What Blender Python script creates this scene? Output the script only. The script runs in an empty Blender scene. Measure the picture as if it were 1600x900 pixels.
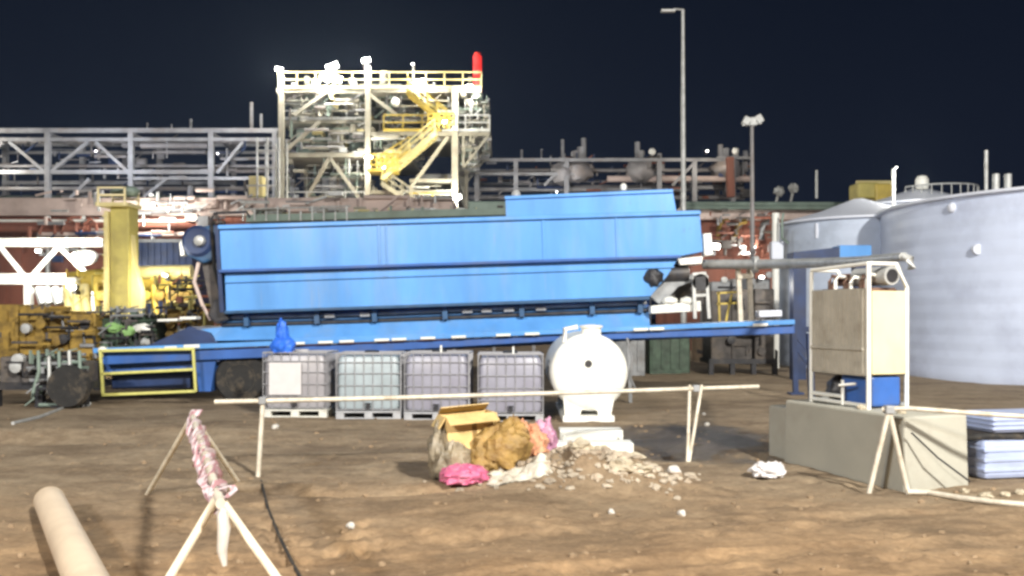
import bpy, math, random
import numpy as np
from mathutils import Vector, Matrix, noise
R = math.radians
C = bpy.context.scene.collection
sc = bpy.context.scene

# ------------------------------------------------------------------ camera
F, HY, CH = 1400.0, 495.0, 1.75           # focal length and horizon in photo pixels, eye height
cam_d = bpy.data.cameras.new('camera'); cam = bpy.data.objects.new('camera', cam_d); C.objects.link(cam)
cam.location = (0, 0, CH); cam.rotation_euler = (R(90), 0, 0)
cam_d.sensor_width = 36; cam_d.lens = 36 * F / 1600; cam_d.shift_y = (HY - 450) / 1600
cam_d.clip_start = 0.05; cam_d.clip_end = 2500
sc.camera = cam

# ------------------------------------------------------------------ night sky
w = bpy.data.worlds.new('World'); sc.world = w; w.use_nodes = True
nt = w.node_tree; nt.nodes.clear()
out = nt.nodes.new('ShaderNodeOutputWorld'); bg = nt.nodes.new('ShaderNodeBackground')
tc = nt.nodes.new('ShaderNodeTexCoord'); sp = nt.nodes.new('ShaderNodeSeparateXYZ'); cr = nt.nodes.new('ShaderNodeValToRGB')
nz = nt.nodes.new('ShaderNodeTexNoise'); nz.inputs['Scale'].default_value = 2.2
ad = nt.nodes.new('ShaderNodeMath'); ad.operation = 'MULTIPLY_ADD'; ad.inputs[1].default_value = 0.10
nt.links.new(tc.outputs['Generated'], sp.inputs[0]); nt.links.new(tc.outputs['Generated'], nz.inputs['Vector'])
nt.links.new(nz.outputs[0], ad.inputs[0]); nt.links.new(sp.outputs['Z'], ad.inputs[2])
nt.links.new(ad.outputs[0], cr.inputs[0])
cr.color_ramp.elements[0].position = 0.03; cr.color_ramp.elements[0].color = (0.010, 0.0145, 0.031, 1)
cr.color_ramp.elements[1].position = 0.40; cr.color_ramp.elements[1].color = (0.0028, 0.0058, 0.0165, 1)
nt.links.new(cr.outputs[0], bg.inputs[0]); bg.inputs[1].default_value = 0.78
nt.links.new(bg.outputs[0], out.inputs[0])

# ------------------------------------------------------------------ exposure
sc.view_settings.view_transform = 'Standard'; sc.view_settings.look = 'None'
sc.view_settings.exposure = 0.0; sc.view_settings.gamma = 1.0
sc.render.engine = 'CYCLES'
sc.cycles.use_denoising = True
sc.cycles.max_bounces = 5; sc.cycles.diffuse_bounces = 3; sc.cycles.glossy_bounces = 3
sc.cycles.sample_clamp_indirect = 4.0
sc.cycles.pixel_filter_type = 'BLACKMAN_HARRIS'; sc.cycles.filter_width = 2.9

def P(px, py, D): return Vector(((px - 800) / F * D, D, CH + (HY - py) / F * D))
def G(px, py, z=0.0):
    D = (CH - z) * F / (py - HY); return Vector(((px - 800) / F * D, D, z))

# ------------------------------------------------------------------ site floodlights (unseen, behind the camera, no masts; key inferred from lit faces)
def lamp(name, kind, loc, target, energy, col, size=1.0, parent=None, angle=None):
    d = bpy.data.lights.new(name, kind); d.energy = energy; d.color = col
    if kind == 'AREA': d.shape = 'DISK'; d.size = size
    else: d.shadow_soft_size = size
    if angle: d.spot_size = R(angle); d.spot_blend = 0.4
    o = bpy.data.objects.new(name, d); C.objects.link(o); o.location = loc
    if target is not None:
        o.rotation_euler = (Vector(target) - Vector(loc)).to_track_quat('-Z', 'Y').to_euler()
    if parent:
        o.location = Vector(loc) - parent.location; o.parent = parent
    return o
lamp('unseen_yard_flood', 'AREA', (13, -13, 17), (2, 15, 0.5), 17500, (1.0, 0.955, 0.875), 1.6)
lamp('unseen_yard_flood', 'AREA', (-15, -17, 17), (-2, 16, 0.5), 8000, (0.93, 0.96, 1.0), 1.6)  # unseen second lamp, turned up to brighten the distant ground
lamp('unseen_foreground_flood', 'AREA', (-7, -8, 10), (0, 6, 0), 1500, (1.0, 0.80, 0.54), 1.0)  # unseen warm lamp that lightens the near ground

# ------------------------------------------------------------------ materials
M = {}
def mat(name, col, rough=0.6, metal=0.0, var=0.25, scale=3.0, dirt_sheen=None, dirt_sheen_amt=0.35, bump=0.0, bscale=20.0, spec=0.5, stretch=(1, 1, 1), alpha=1.0, transm=0.0):
    m = bpy.data.materials.new(name); m.use_nodes = True; n = m.node_tree; b = n.nodes['Principled BSDF']
    t = n.nodes.new('ShaderNodeTexCoord'); mp = n.nodes.new('ShaderNodeMapping'); mp.inputs['Scale'].default_value = stretch
    n.links.new(t.outputs['Object'], mp.inputs[0])
    a = n.nodes.new('ShaderNodeTexNoise'); a.inputs['Scale'].default_value = scale; a.inputs['Detail'].default_value = 5; a.inputs['Roughness'].default_value = 0.62
    n.links.new(mp.outputs[0], a.inputs['Vector'])
    r = n.nodes.new('ShaderNodeValToRGB'); n.links.new(a.outputs[0], r.inputs[0])
    c = Vector(col)
    lo = c * (1 - var); hi = Vector([min(1, x * (1 + var * 0.8)) for x in c])
    r.color_ramp.elements[0].position = 0.32; r.color_ramp.elements[0].color = (*lo, 1)
    r.color_ramp.elements[1].position = 0.68; r.color_ramp.elements[1].color = (*hi, 1)
    last = r.outputs[0]
    if dirt_sheen:
        d = n.nodes.new('ShaderNodeTexNoise'); d.inputs['Scale'].default_value = scale * 0.55; d.inputs['Detail'].default_value = 8; d.inputs['Roughness'].default_value = 0.7
        mp2 = n.nodes.new('ShaderNodeMapping'); mp2.inputs['Location'].default_value = (7, 3, 1); mp2.inputs['Scale'].default_value = stretch
        n.links.new(t.outputs['Object'], mp2.inputs[0]); n.links.new(mp2.outputs[0], d.inputs['Vector'])
        rr = n.nodes.new('ShaderNodeValToRGB'); rr.color_ramp.elements[0].position = 0.5; rr.color_ramp.elements[1].position = 0.72
        rr.color_ramp.elements[1].color = (dirt_sheen_amt * 2, dirt_sheen_amt * 2, dirt_sheen_amt * 2, 1)
        n.links.new(d.outputs[0], rr.inputs[0])
        mx = n.nodes.new('ShaderNodeMixRGB'); mx.inputs[2].default_value = (*dirt_sheen, 1)
        n.links.new(rr.outputs[0], mx.inputs[0]); n.links.new(last, mx.inputs[1]); last = mx.outputs[0]
    n.links.new(last, b.inputs['Base Color'])
    b.inputs['Roughness'].default_value = rough; b.inputs['Metallic'].default_value = metal
    b.inputs['Specular IOR Level'].default_value = spec
    if transm: b.inputs['Transmission Weight'].default_value = transm
    if alpha < 1: b.inputs['Alpha'].default_value = alpha
    if bump:
        bn = n.nodes.new('ShaderNodeTexNoise'); bn.inputs['Scale'].default_value = bscale; bn.inputs['Detail'].default_value = 6
        n.links.new(mp.outputs[0], bn.inputs['Vector'])
        bp = n.nodes.new('ShaderNodeBump'); bp.inputs['Strength'].default_value = bump; bp.inputs['Distance'].default_value = 0.05
        n.links.new(bn.outputs[0], bp.inputs['Height']); n.links.new(bp.outputs[0], b.inputs['Normal'])
    M[name] = m; return m
def emit(name, col, s):
    m = bpy.data.materials.new(name); m.use_nodes = True; b = m.node_tree.nodes['Principled BSDF']
    b.inputs['Base Color'].default_value = (0.8, 0.8, 0.8, 1); b.inputs['Emission Color'].default_value = (*col, 1); b.inputs['Emission Strength'].default_value = s
    M[name] = m; return m
mat('blue_paint', (0.115, 0.335, 0.74), 0.30, 0, 0.16, 1.3, (0.24, 0.36, 0.54), 0.34, 0.45, 0.8, stretch=(1.0, 1, 0.22))  # pale stretched streaks paint in the panel sheen, mixed with dust
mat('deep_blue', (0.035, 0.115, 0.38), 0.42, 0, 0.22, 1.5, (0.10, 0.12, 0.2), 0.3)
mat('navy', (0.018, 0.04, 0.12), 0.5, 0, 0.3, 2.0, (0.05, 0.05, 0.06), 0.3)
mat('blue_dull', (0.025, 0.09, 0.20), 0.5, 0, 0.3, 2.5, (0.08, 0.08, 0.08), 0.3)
mat('bright_blue', (0.03, 0.16, 0.75), 0.55, 0, 0.25, 6)
mat('white_paint', (0.86, 0.86, 0.80), 0.45, 0, 0.06, 3, (0.45, 0.40, 0.28), 0.18)
mat('cream_panel', (0.80, 0.69, 0.40), 0.6, 0, 0.08, 3, (0.5, 0.42, 0.25), 0.2)
mat('tan_panel', (0.44, 0.41, 0.34), 0.7, 0, 0.12, 4, (0.2, 0.16, 0.11), 0.3)
mat('galv', (0.50, 0.51, 0.50), 0.5, 0.3, 0.2, 5, (0.25, 0.22, 0.18), 0.25)
mat('scaffold_pipe', (0.62, 0.57, 0.47), 0.55, 0.1, 0.18, 9, (0.25, 0.17, 0.09), 0.35)
mat('pale_pipe', (0.82, 0.74, 0.58), 0.5, 0, 0.14, 9, (0.40, 0.29, 0.17), 0.3)
mat('steel_grey', (0.30, 0.31, 0.32), 0.55, 0.2, 0.3, 3, (0.16, 0.13, 0.10), 0.35)
mat('rack_steel', (0.30, 0.30, 0.31), 0.6, 0.1, 0.25, 1.2, (0.22, 0.16, 0.11), 0.3)
mat('rack_pipe', (0.27, 0.255, 0.255), 0.5, 0.2, 0.3, 0.8, (0.28, 0.20, 0.14), 0.3)
mat('tower_steel', (0.33, 0.31, 0.25), 0.6, 0.1, 0.25, 1.0, (0.22, 0.18, 0.12), 0.3)
mat('cladding', (0.13, 0.145, 0.125), 0.7, 0, 0.3, 0.5, (0.3, 0.27, 0.2), 0.3)
mat('green_steel', (0.20, 0.26, 0.22), 0.6, 0.1, 0.25, 1.0, (0.12, 0.13, 0.09), 0.3)
mat('dark_metal', (0.035, 0.035, 0.04), 0.5, 0.2, 0.4, 5, (0.12, 0.10, 0.08), 0.3)
mat('grime', (0.09, 0.08, 0.075), 0.75, 0, 0.45, 4, (0.2, 0.16, 0.12), 0.35)
mat('rubber', (0.022, 0.021, 0.020), 0.85, 0, 0.3, 8, (0.14, 0.11, 0.075), 0.45)
mat('rim', (0.13, 0.11, 0.08), 0.7, 0.1, 0.3, 6)
mat('yellow', (0.52, 0.39, 0.07), 0.5, 0, 0.18, 2, (0.25, 0.18, 0.06), 0.3)
mat('pale_yellow', (0.62, 0.54, 0.26), 0.5, 0, 0.12, 2, (0.5, 0.4, 0.15), 0.3)
mat('mast_yellow', (0.42, 0.36, 0.10), 0.6, 0, 0.2, 1.5, (0.25, 0.20, 0.08), 0.3)
mat('rail_yellow', (0.62, 0.60, 0.18), 0.5, 0, 0.15, 8)
mat('orange_rust', (0.30, 0.19, 0.035), 0.7, 0, 0.5, 3, (0.10, 0.06, 0.03), 0.4)
mat('green_machine', (0.065, 0.105, 0.07), 0.6, 0, 0.5, 4, (0.06, 0.06, 0.05), 0.4)
mat('hivis', (0.26, 0.46, 0.16), 0.6, 0, 0.1, 8)
mat('red_brown', (0.30, 0.105, 0.065), 0.7, 0, 0.3, 0.6, (0.16, 0.09, 0.07), 0.35, stretch=(1, 1, 0.2))
mat('pink_beige', (0.60, 0.48, 0.43), 0.7, 0, 0.15, 0.4, (0.28, 0.20, 0.16), 0.3)
mat('concrete', (0.40, 0.39, 0.33), 0.8, 0, 0.08, 1.5, (0.26, 0.22, 0.17), 0.3, 0.10, 30)
mat('tank_blue', (0.66, 0.74, 0.93), 0.42, 0, 0.07, 0.7, (0.32, 0.35, 0.48), 0.25)
mat('tub_blue', (0.40, 0.47, 0.68), 0.5, 0, 0.1, 2.0, (0.3, 0.3, 0.33), 0.3)
mat('tank_grey', (0.50, 0.57, 0.70), 0.5, 0, 0.1, 0.8, (0.22, 0.25, 0.30), 0.3)
mat('tank_white', (0.72, 0.76, 0.86), 0.45, 0, 0.06, 1.0)
mat('ibc_grey', (0.34, 0.33, 0.35), 0.35, 0, 0.12, 3, (0.26, 0.24, 0.26), 0.3)
mat('ibc_teal', (0.35, 0.41, 0.44), 0.35, 0, 0.12, 3, (0.26, 0.30, 0.32), 0.3)
mat('ibc_lilac', (0.29, 0.29, 0.35), 0.35, 0, 0.12, 3, (0.24, 0.22, 0.28), 0.3)
mat('cage_wire', (0.36, 0.36, 0.38), 0.5, 0.2, 0.15, 8)
mat('pallet_white', (0.66, 0.66, 0.60), 0.6, 0, 0.12, 6, (0.35, 0.30, 0.2), 0.3)
mat('pallet_grey', (0.40, 0.41, 0.43), 0.6, 0, 0.15, 6, (0.25, 0.22, 0.18), 0.3)
mat('label_white', (0.62, 0.60, 0.60), 0.5, 0, 0.06, 6)
mat('cardboard', (0.72, 0.52, 0.22), 0.8, 0, 0.15, 6, (0.42, 0.29, 0.12), 0.35)
mat('sack_brown', (0.32, 0.20, 0.060), 0.6, 0, 0.4, 5, (0.17, 0.09, 0.035), 0.5, 1.0, 9)
mat('pink_plastic', (0.58, 0.13, 0.25), 0.4, 0, 0.2, 12, (0.85, 0.40, 0.5), 0.3, 0.5, 22)
mat('mauve_plastic', (0.52, 0.25, 0.38), 0.5, 0, 0.3, 12, (0.7, 0.5, 0.55), 0.4, 0.5, 22)
mat('orange_cloth', (0.62, 0.30, 0.17), 0.8, 0, 0.4, 12, (0.3, 0.14, 0.10), 0.4, 0.4, 22)
mat('clear_bag', (0.32, 0.27, 0.19), 0.25, 0, 0.25, 9, (0.6, 0.56, 0.46), 0.3, 0.6, 16, alpha=0.72)
mat('white_sheet', (0.60, 0.56, 0.47), 0.5, 0, 0.25, 8, (0.32, 0.27, 0.2), 0.4, 0.5, 18)
mat('rock', (0.27, 0.19, 0.115), 0.9, 0, 0.35, 6, (0.18, 0.13, 0.08), 0.4, 0.4, 20)
mat('rubble_mix', (0.42, 0.36, 0.28), 0.9, 0, 0.5, 2.2, (0.22, 0.14, 0.08), 0.45, 0.4, 20)
mat('pale_rock', (0.50, 0.44, 0.33), 0.9, 0, 0.3, 6, (0.3, 0.22, 0.13), 0.4, 0.4, 20)
mat('big_pipe', (0.66, 0.54, 0.40), 0.55, 0, 0.10, 2.5, (0.44, 0.34, 0.24), 0.3)
mat('litter_white', (0.58, 0.55, 0.50), 0.6, 0, 0.1, 20)
mat('copper', (0.15, 0.075, 0.05), 0.6, 0.1, 0.5, 12, (0.35, 0.27, 0.2), 0.3)
mat('red_pipe', (0.85, 0.05, 0.035), 0.5, 0, 0.1, 3)
emit('lens_white', (1.0, 0.98, 0.90), 40); emit('lens_small', (1.0, 0.98, 0.92), 9)
emit('red_glow', (1.0, 0.04, 0.03), 0.8); M['red_glow'].node_tree.nodes['Principled BSDF'].inputs['Base Color'].default_value = (.6, .02, .02, 1)
# barrier tape: alternating faded bands
m = bpy.data.materials.new('barrier_tape'); m.use_nodes = True; n = m.node_tree
tcn = n.nodes.new('ShaderNodeTexCoord'); wv = n.nodes.new('ShaderNodeTexWave'); wv.inputs['Scale'].default_value = 7; wv.inputs['Distortion'].default_value = 9.0
rp = n.nodes.new('ShaderNodeValToRGB'); rp.color_ramp.interpolation = 'CONSTANT'; rp.color_ramp.elements[0].color = (0.40, 0.22, 0.24, 1)
rp.color_ramp.elements[1].position = 0.38; rp.color_ramp.elements[1].color = (0.55, 0.46, 0.48, 1)
n.links.new(tcn.outputs['Object'], wv.inputs['Vector']); n.links.new(wv.outputs[1], rp.inputs[0]); n.links.new(rp.outputs[0], n.nodes['Principled BSDF'].inputs['Base Color'])
n.nodes['Principled BSDF'].inputs['Roughness'].default_value = 0.5; M['tape'] = m

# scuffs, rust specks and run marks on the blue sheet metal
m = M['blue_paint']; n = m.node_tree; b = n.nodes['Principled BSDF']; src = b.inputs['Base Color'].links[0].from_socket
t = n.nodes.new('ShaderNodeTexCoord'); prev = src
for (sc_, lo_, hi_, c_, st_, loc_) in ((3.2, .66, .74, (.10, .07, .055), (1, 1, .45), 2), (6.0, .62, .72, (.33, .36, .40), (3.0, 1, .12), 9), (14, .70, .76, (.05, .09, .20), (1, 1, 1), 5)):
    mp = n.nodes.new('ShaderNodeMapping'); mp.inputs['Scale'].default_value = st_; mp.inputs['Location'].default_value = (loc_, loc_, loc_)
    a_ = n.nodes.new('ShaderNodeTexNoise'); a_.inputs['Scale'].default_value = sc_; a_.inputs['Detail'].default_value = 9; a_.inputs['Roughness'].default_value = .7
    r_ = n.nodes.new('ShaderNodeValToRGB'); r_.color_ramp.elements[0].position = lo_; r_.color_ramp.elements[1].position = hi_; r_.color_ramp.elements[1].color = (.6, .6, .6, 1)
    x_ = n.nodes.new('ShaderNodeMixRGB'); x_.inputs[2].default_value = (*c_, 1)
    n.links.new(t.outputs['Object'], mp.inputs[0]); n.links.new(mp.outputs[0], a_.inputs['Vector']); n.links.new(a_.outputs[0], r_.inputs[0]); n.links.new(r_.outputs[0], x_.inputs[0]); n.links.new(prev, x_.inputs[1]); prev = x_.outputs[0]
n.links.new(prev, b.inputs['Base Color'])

# ------------------------------------------------------------------ mesh helper
class MB:
    def __init__(s): s.v = []; s.f = []
    def add(s, vs, fs):
        k = len(s.v); s.v += [Vector(v) for v in vs]; s.f += [tuple(i + k for i in f) for f in fs]; return s
    def box(s, c, d, rot=None):
        c = Vector(c); x, y, z = [a / 2 for a in d]; m = rot if rot else Matrix.Identity(3)
        vs = [c + m @ Vector((i * x, j * y, k * z)) for i in (-1, 1) for j in (-1, 1) for k in (-1, 1)]
        return s.add(vs, [(0, 1, 3, 2), (4, 6, 7, 5), (0, 4, 5, 1), (2, 3, 7, 6), (0, 2, 6, 4), (1, 5, 7, 3)])
    def bar(s, p, q, w=0.1, h=None):
        p, q = Vector(p), Vector(q); h = h or w; d = q - p; L = d.length; d.normalize()
        up = Vector((0, 0, 1)) if abs(d.z) < 0.95 else Vector((0, 1, 0))
        a = d.cross(up).normalized(); b = a.cross(d).normalized()
        rot = Matrix((a, d, b)).transposed()
        return s.box((p + q) / 2, (w, L, h), rot)
    def tube(s, pts, r, n=8, cap=True):
        pts = [Vector(p) for p in pts]; rs = r if isinstance(r, (list, tuple)) else [r] * len(pts); rings = []
        for i, p in enumerate(pts):
            d = (pts[min(i + 1, len(pts) - 1)] - pts[max(i - 1, 0)]).normalized()
            up = Vector((0, 0, 1)) if abs(d.z) < 0.9 else Vector((0, 1, 0))
            a = d.cross(up).normalized(); b = a.cross(d).normalized()
            rings.append([p + rs[i] * (math.cos(t * 2 * math.pi / n) * a + math.sin(t * 2 * math.pi / n) * b) for t in range(n)])
        vs = [v for g in rings for v in g]; fs = []
        for i in range(len(pts) - 1):
            for t in range(n):
                u = (t + 1) % n; fs.append((i * n + t, i * n + u, (i + 1) * n + u, (i + 1) * n + t))
        if cap: fs += [tuple(range(n))[::-1], tuple((len(pts) - 1) * n + t for t in range(n))]
        return s.add(vs, fs)
    def lathe(s, c, prof, n=32, axis='z'):
        c = Vector(c); vs = []; fs = []
        for (r, z) in prof:
            for t in range(n):
                a = 2 * math.pi * t / n; x, y = r * math.cos(a), r * math.sin(a)
                vs.append(c + (Vector((x, y, z)) if axis == 'z' else Vector((x, z, y)) if axis == 'y' else Vector((z, x, y))))
        for i in range(len(prof) - 1):
            for t in range(n):
                u = (t + 1) % n; fs.append((i * n + t, i * n + u, (i + 1) * n + u, (i + 1) * n + t))
        fs += [tuple(range(n)), tuple((len(prof) - 1) * n + t for t in range(n))]
        return s.add(vs, fs)
    def prism(s, front, dy):              # front: outline points; extruded along y by dy
        a = [Vector(p) for p in front]; k = len(a); b = [p + Vector((0, dy, 0)) for p in a]
        return s.add(a + b, [tuple(range(k)), tuple(range(k, 2 * k))[::-1]] + [(i, i + k, (i + 1) % k + k, (i + 1) % k) for i in range(k)])
    def prism2(s, a, b):                  # two matching outlines
        k = len(a); return s.add(list(a) + list(b), [tuple(range(k)), tuple(range(k, 2 * k))[::-1]] + [(i, i + k, (i + 1) % k + k, (i + 1) % k) for i in range(k)])
    def blob(s, c, rad, seed=0, amp=0.25, fr=2.0, n=28, flat=0.0, wr=0.1):
        c = Vector(c); vs = []; fs = []; m_ = n // 2
        for i in range(m_ + 1):
            th = math.pi * i / m_
            for j in range(n):
                ph = 2 * math.pi * j / n; d = Vector((math.sin(th) * math.cos(ph), math.sin(th) * math.sin(ph), math.cos(th)))
                q = d * fr + Vector((seed * 3.1, seed * 1.7, seed))
                k = 1 + amp * noise.noise(q) + wr * abs(noise.noise(q * 3.3)) + wr * 0.6 * abs(noise.noise(q * 7))
                p = Vector((d.x * rad[0], d.y * rad[1], d.z * rad[2])) * k
                if flat and p.z < -flat * rad[2]: p.z = -flat * rad[2]
                vs.append(c + p)
        for i in range(m_):
            for j in range(n):
                u = (j + 1) % n; fs.append((i * n + j, i * n + u, (i + 1) * n + u, (i + 1) * n + j))
        return s.add(vs, fs)
    def build(s, name, m, parent=None, local=False, smooth=False, bevel=0.0):
        vs = s.v
        if parent is not None and not local:
            inv = (Matrix.Translation(parent.location) @ parent.rotation_euler.to_matrix().to_4x4()).inverted()
            if parent.parent is not None: inv = inv @ (Matrix.Translation(parent.parent.location) @ parent.parent.rotation_euler.to_matrix().to_4x4()).inverted()
            vs = [inv @ v for v in vs]
        loc = Vector((0, 0, 0))
        if parent is None:
            xs = [v.x for v in vs]; ys = [v.y for v in vs]; zs = [v.z for v in vs]
            loc = Vector(((min(xs) + max(xs)) / 2, (min(ys) + max(ys)) / 2, min(zs))); vs = [v - loc for v in vs]
        me = bpy.data.meshes.new(name); me.from_pydata([tuple(v) for v in vs], [], s.f); me.validate()
        import bmesh
        bm = bmesh.new(); bm.from_mesh(me); bmesh.ops.recalc_face_normals(bm, faces=bm.faces); bm.to_mesh(me); bm.free()
        me.materials.append(M[m] if isinstance(m, str) else m)
        o = bpy.data.objects.new(name, me); C.objects.link(o); o.location = loc
        if smooth:
            for p in me.polygons: p.use_smooth = True
            me.set_sharp_from_angle(angle=R(40))
        if bevel:
            b = o.modifiers.new('bevel', 'BEVEL'); b.width = bevel; b.segments = 2; b.limit_method = 'ANGLE'
        if parent is not None: o.parent = parent
        return o
def tag(o, label=None, cat=None, group=None, kind=None):
    if label: o['label'] = label
    if cat: o['category'] = cat
    if group: o['group'] = group
    if kind: o['kind'] = kind
    return o
def empty(name, loc, label, cat, group=None, rot=(0, 0, 0)):
    o = bpy.data.objects.new(name, None); C.objects.link(o); o.location = loc; o.rotation_euler = rot; o.empty_display_size = 0.3
    return tag(o, label, cat, group)
def copy_tree(o, parent=None):
    c = o.copy(); C.objects.link(c)
    if parent is not None: c.parent = parent; c.matrix_parent_inverse = o.matrix_parent_inverse.copy()
    for ch in [x for x in o.children]: copy_tree(ch, c)
    return c
rng = random.Random(5)

# ------------------------------------------------------------------ ground
def vnoise(x, y, seed):
    xi = np.floor(x).astype(np.int64); yi = np.floor(y).astype(np.int64); fx = x - xi; fy = y - yi
    fx = fx * fx * (3 - 2 * fx); fy = fy * fy * (3 - 2 * fy)
    def h(a, b):
        n = (a * 374761393 + b * 668265263 + seed * 974711) & 0xffffffff; n = ((n ^ (n >> 13)) * 1274126177) & 0xffffffff
        return ((n ^ (n >> 16)) & 0xffff) / 65535.0
    return (h(xi, yi) * (1 - fx) + h(xi + 1, yi) * fx) * (1 - fy) + (h(xi, yi + 1) * (1 - fx) + h(xi + 1, yi + 1) * fx) * fy
rs = np.random.RandomState(3)
DENTS = [(rs.uniform(-6, 6), rs.uniform(3.6, 13.5), rs.uniform(.05, .11), rs.uniform(.09, .17), rs.uniform(0, 3.14), rs.uniform(.006, .024)) for _ in range(420)]
DENTS += [(rs.uniform(-2.6, -1.0), rs.uniform(5.4, 7.6), .06, .13, rs.uniform(1.0, 2.0), .045) for _ in range(42)]
def ground_h(x, y):
    z = 0.075 * (vnoise(x * .45, y * .45, 1) - .5) + 0.04 * (vnoise(x * 1.3, y * 1.3, 2) - .5) + 0.018 * (vnoise(x * 3.7, y * 3.7, 3) - .5) + 0.014 * (vnoise(x * 9 + 3 * vnoise(x * 2, y * 2, 12), y * 9, 4) - .5) + 0.009 * (vnoise(x * 21, y * 21, 5) - .5)
    # wheel ruts and graded furrows
    z = z - 0.06 * np.exp(-((y - 9.05 - .12 * np.sin(x * 1.3)) / .10) ** 2) * (1 / (1 + np.exp(-(x + 2.5) * 4))) * (1 / (1 + np.exp((x + .55) * 5)))
    z = z + 0.035 * np.exp(-((y - 9.35 - .12 * np.sin(x * 1.3)) / .14) ** 2) * (np.abs(x + 1.5) < 1.4)
    z = z - 0.07 * np.exp(-((y - 12.6 - .15 * np.sin(x * .7)) / .3) ** 2) * (1 / (1 + np.exp((x + 3.4) * 2)))
    z = z + 0.10 * np.exp(-((y - 13.4 - .25 * np.sin(x * .9)) / .35) ** 2) * (1 / (1 + np.exp((x + 3.2) * 2)))
    z = z - 0.07 * np.exp(-((y - 11.3 - .1 * np.sin(x * 1.1)) / .35) ** 2) * (x > 1.1) * (x < 3.2)
    for off in (0, 1.7):
        c_ = 6.1 + off * .62 + .16 * x + .25 * np.sin(x * .5)
        z = z + (-.022 * np.exp(-((y - c_) / .13) ** 4) + .012 * np.exp(-((np.abs(y - c_) - .2) / .05) ** 2)) * (x > -2.2)
        z = z + .008 * np.exp(-((y - c_) / .12) ** 4) * (np.sin(x * 42 + (y - c_) * 30) > 0) * (x > -2.2)
    # low mound of dug earth in front of the white steps
    z = z + 0.32 * np.exp(-(((x - 0.78) / .80) ** 2 + ((y - 9.45) / .48) ** 2)) * (0.6 + .8 * vnoise(x * 6, y * 6, 8))
    return z
def gz(x, y): return float(ground_h(np.array([float(x)]), np.array([float(y)]))[0])
nx, ny = 470, 430
s_ = np.linspace(-1, 1, nx); xs = 9.5 * s_ + 560 * np.sign(s_) * np.abs(s_) ** 13
ya = np.linspace(-12, 3.2, 25)[:-1]; yb = np.linspace(3.2, 15, 300)[:-1]; yc = np.geomspace(15, 900, ny - len(ya) - len(yb))
ys = np.concatenate([ya, yb, yc]); X, Y = np.meshgrid(xs, ys)
Z = ground_h(X, Y)
for (dx, dy, ra, rb, an, dp) in DENTS:
    i0, i1 = np.searchsorted(ys, dy - .5), np.searchsorted(ys, dy + .5); j0, j1 = np.searchsorted(xs, dx - .5), np.searchsorted(xs, dx + .5)
    u = (X[i0:i1, j0:j1] - dx); v = (Y[i0:i1, j0:j1] - dy); c_, s2 = math.cos(an), math.sin(an)
    q = ((u * c_ + v * s2) / rb) ** 2 + ((-u * s2 + v * c_) / ra) ** 2
    Z[i0:i1, j0:j1] += -dp * np.exp(-q * q) + dp * .35 * np.exp(-((np.sqrt(q) - 1.35) / .3) ** 2)
vv = np.stack([X, Y, Z], -1).reshape(-1, 3)
idx = np.arange(nx * ny).reshape(ny, nx)
ff = np.stack([idx[:-1, :-1], idx[:-1, 1:], idx[1:, 1:], idx[1:, :-1]], -1).reshape(-1, 4)
me = bpy.data.meshes.new('ground'); me.from_pydata(vv.tolist(), [], ff.tolist())
for p in me.polygons: p.use_smooth = True
g = bpy.data.objects.new('ground', me); C.objects.link(g); g['kind'] = 'structure'
m = bpy.data.materials.new('earth'); m.use_nodes = True; n = m.node_tree; b = n.nodes['Principled BSDF']
t = n.nodes.new('ShaderNodeTexCoord')
def N(scale, det=6, ro=.6, st=(1, 1, 1)):
    mp = n.nodes.new('ShaderNodeMapping'); mp.inputs['Scale'].default_value = st; n.links.new(t.outputs['Object'], mp.inputs[0])
    a = n.nodes.new('ShaderNodeTexNoise'); a.inputs['Scale'].default_value = scale; a.inputs['Detail'].default_value = det; a.inputs['Roughness'].default_value = ro; n.links.new(mp.outputs[0], a.inputs['Vector']); return a.outputs[0]
def ramp(inp, stops):
    r = n.nodes.new('ShaderNodeValToRGB'); e = r.color_ramp.elements
    while len(e) < len(stops): e.new(.5)
    for k, (p, c) in zip(e, stops): k.position = p; k.color = (*c, 1) if len(c) == 3 else c
    n.links.new(inp, r.inputs[0]); return r.outputs[0]
def mix(f, a, bb, mode='MIX'):
    x = n.nodes.new('ShaderNodeMixRGB'); x.blend_type = mode
    for k, q in enumerate((f, a, bb)):
        if hasattr(q, 'default_value') or hasattr(q, 'links'): n.links.new(q, x.inputs[k])
        else: x.inputs[k].default_value = q if k == 0 else (*q, 1)
    return x.outputs[0]
dry = ramp(N(1.4, 8, .65, (1, 1.6, 1)), [(.30, (.20, .125, .068)), (.48, (.37, .245, .138)), (.68, (.56, .375, .21))])
dull = ramp(N(2.0, 8, .65, (1, 1.6, 1)), [(.28, (.235, .175, .118)), (.5, (.335, .262, .178)), (.74, (.43, .345, .242))])
sy = n.nodes.new('ShaderNodeSeparateXYZ'); n.links.new(t.outputs['Object'], sy.inputs[0])
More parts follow.
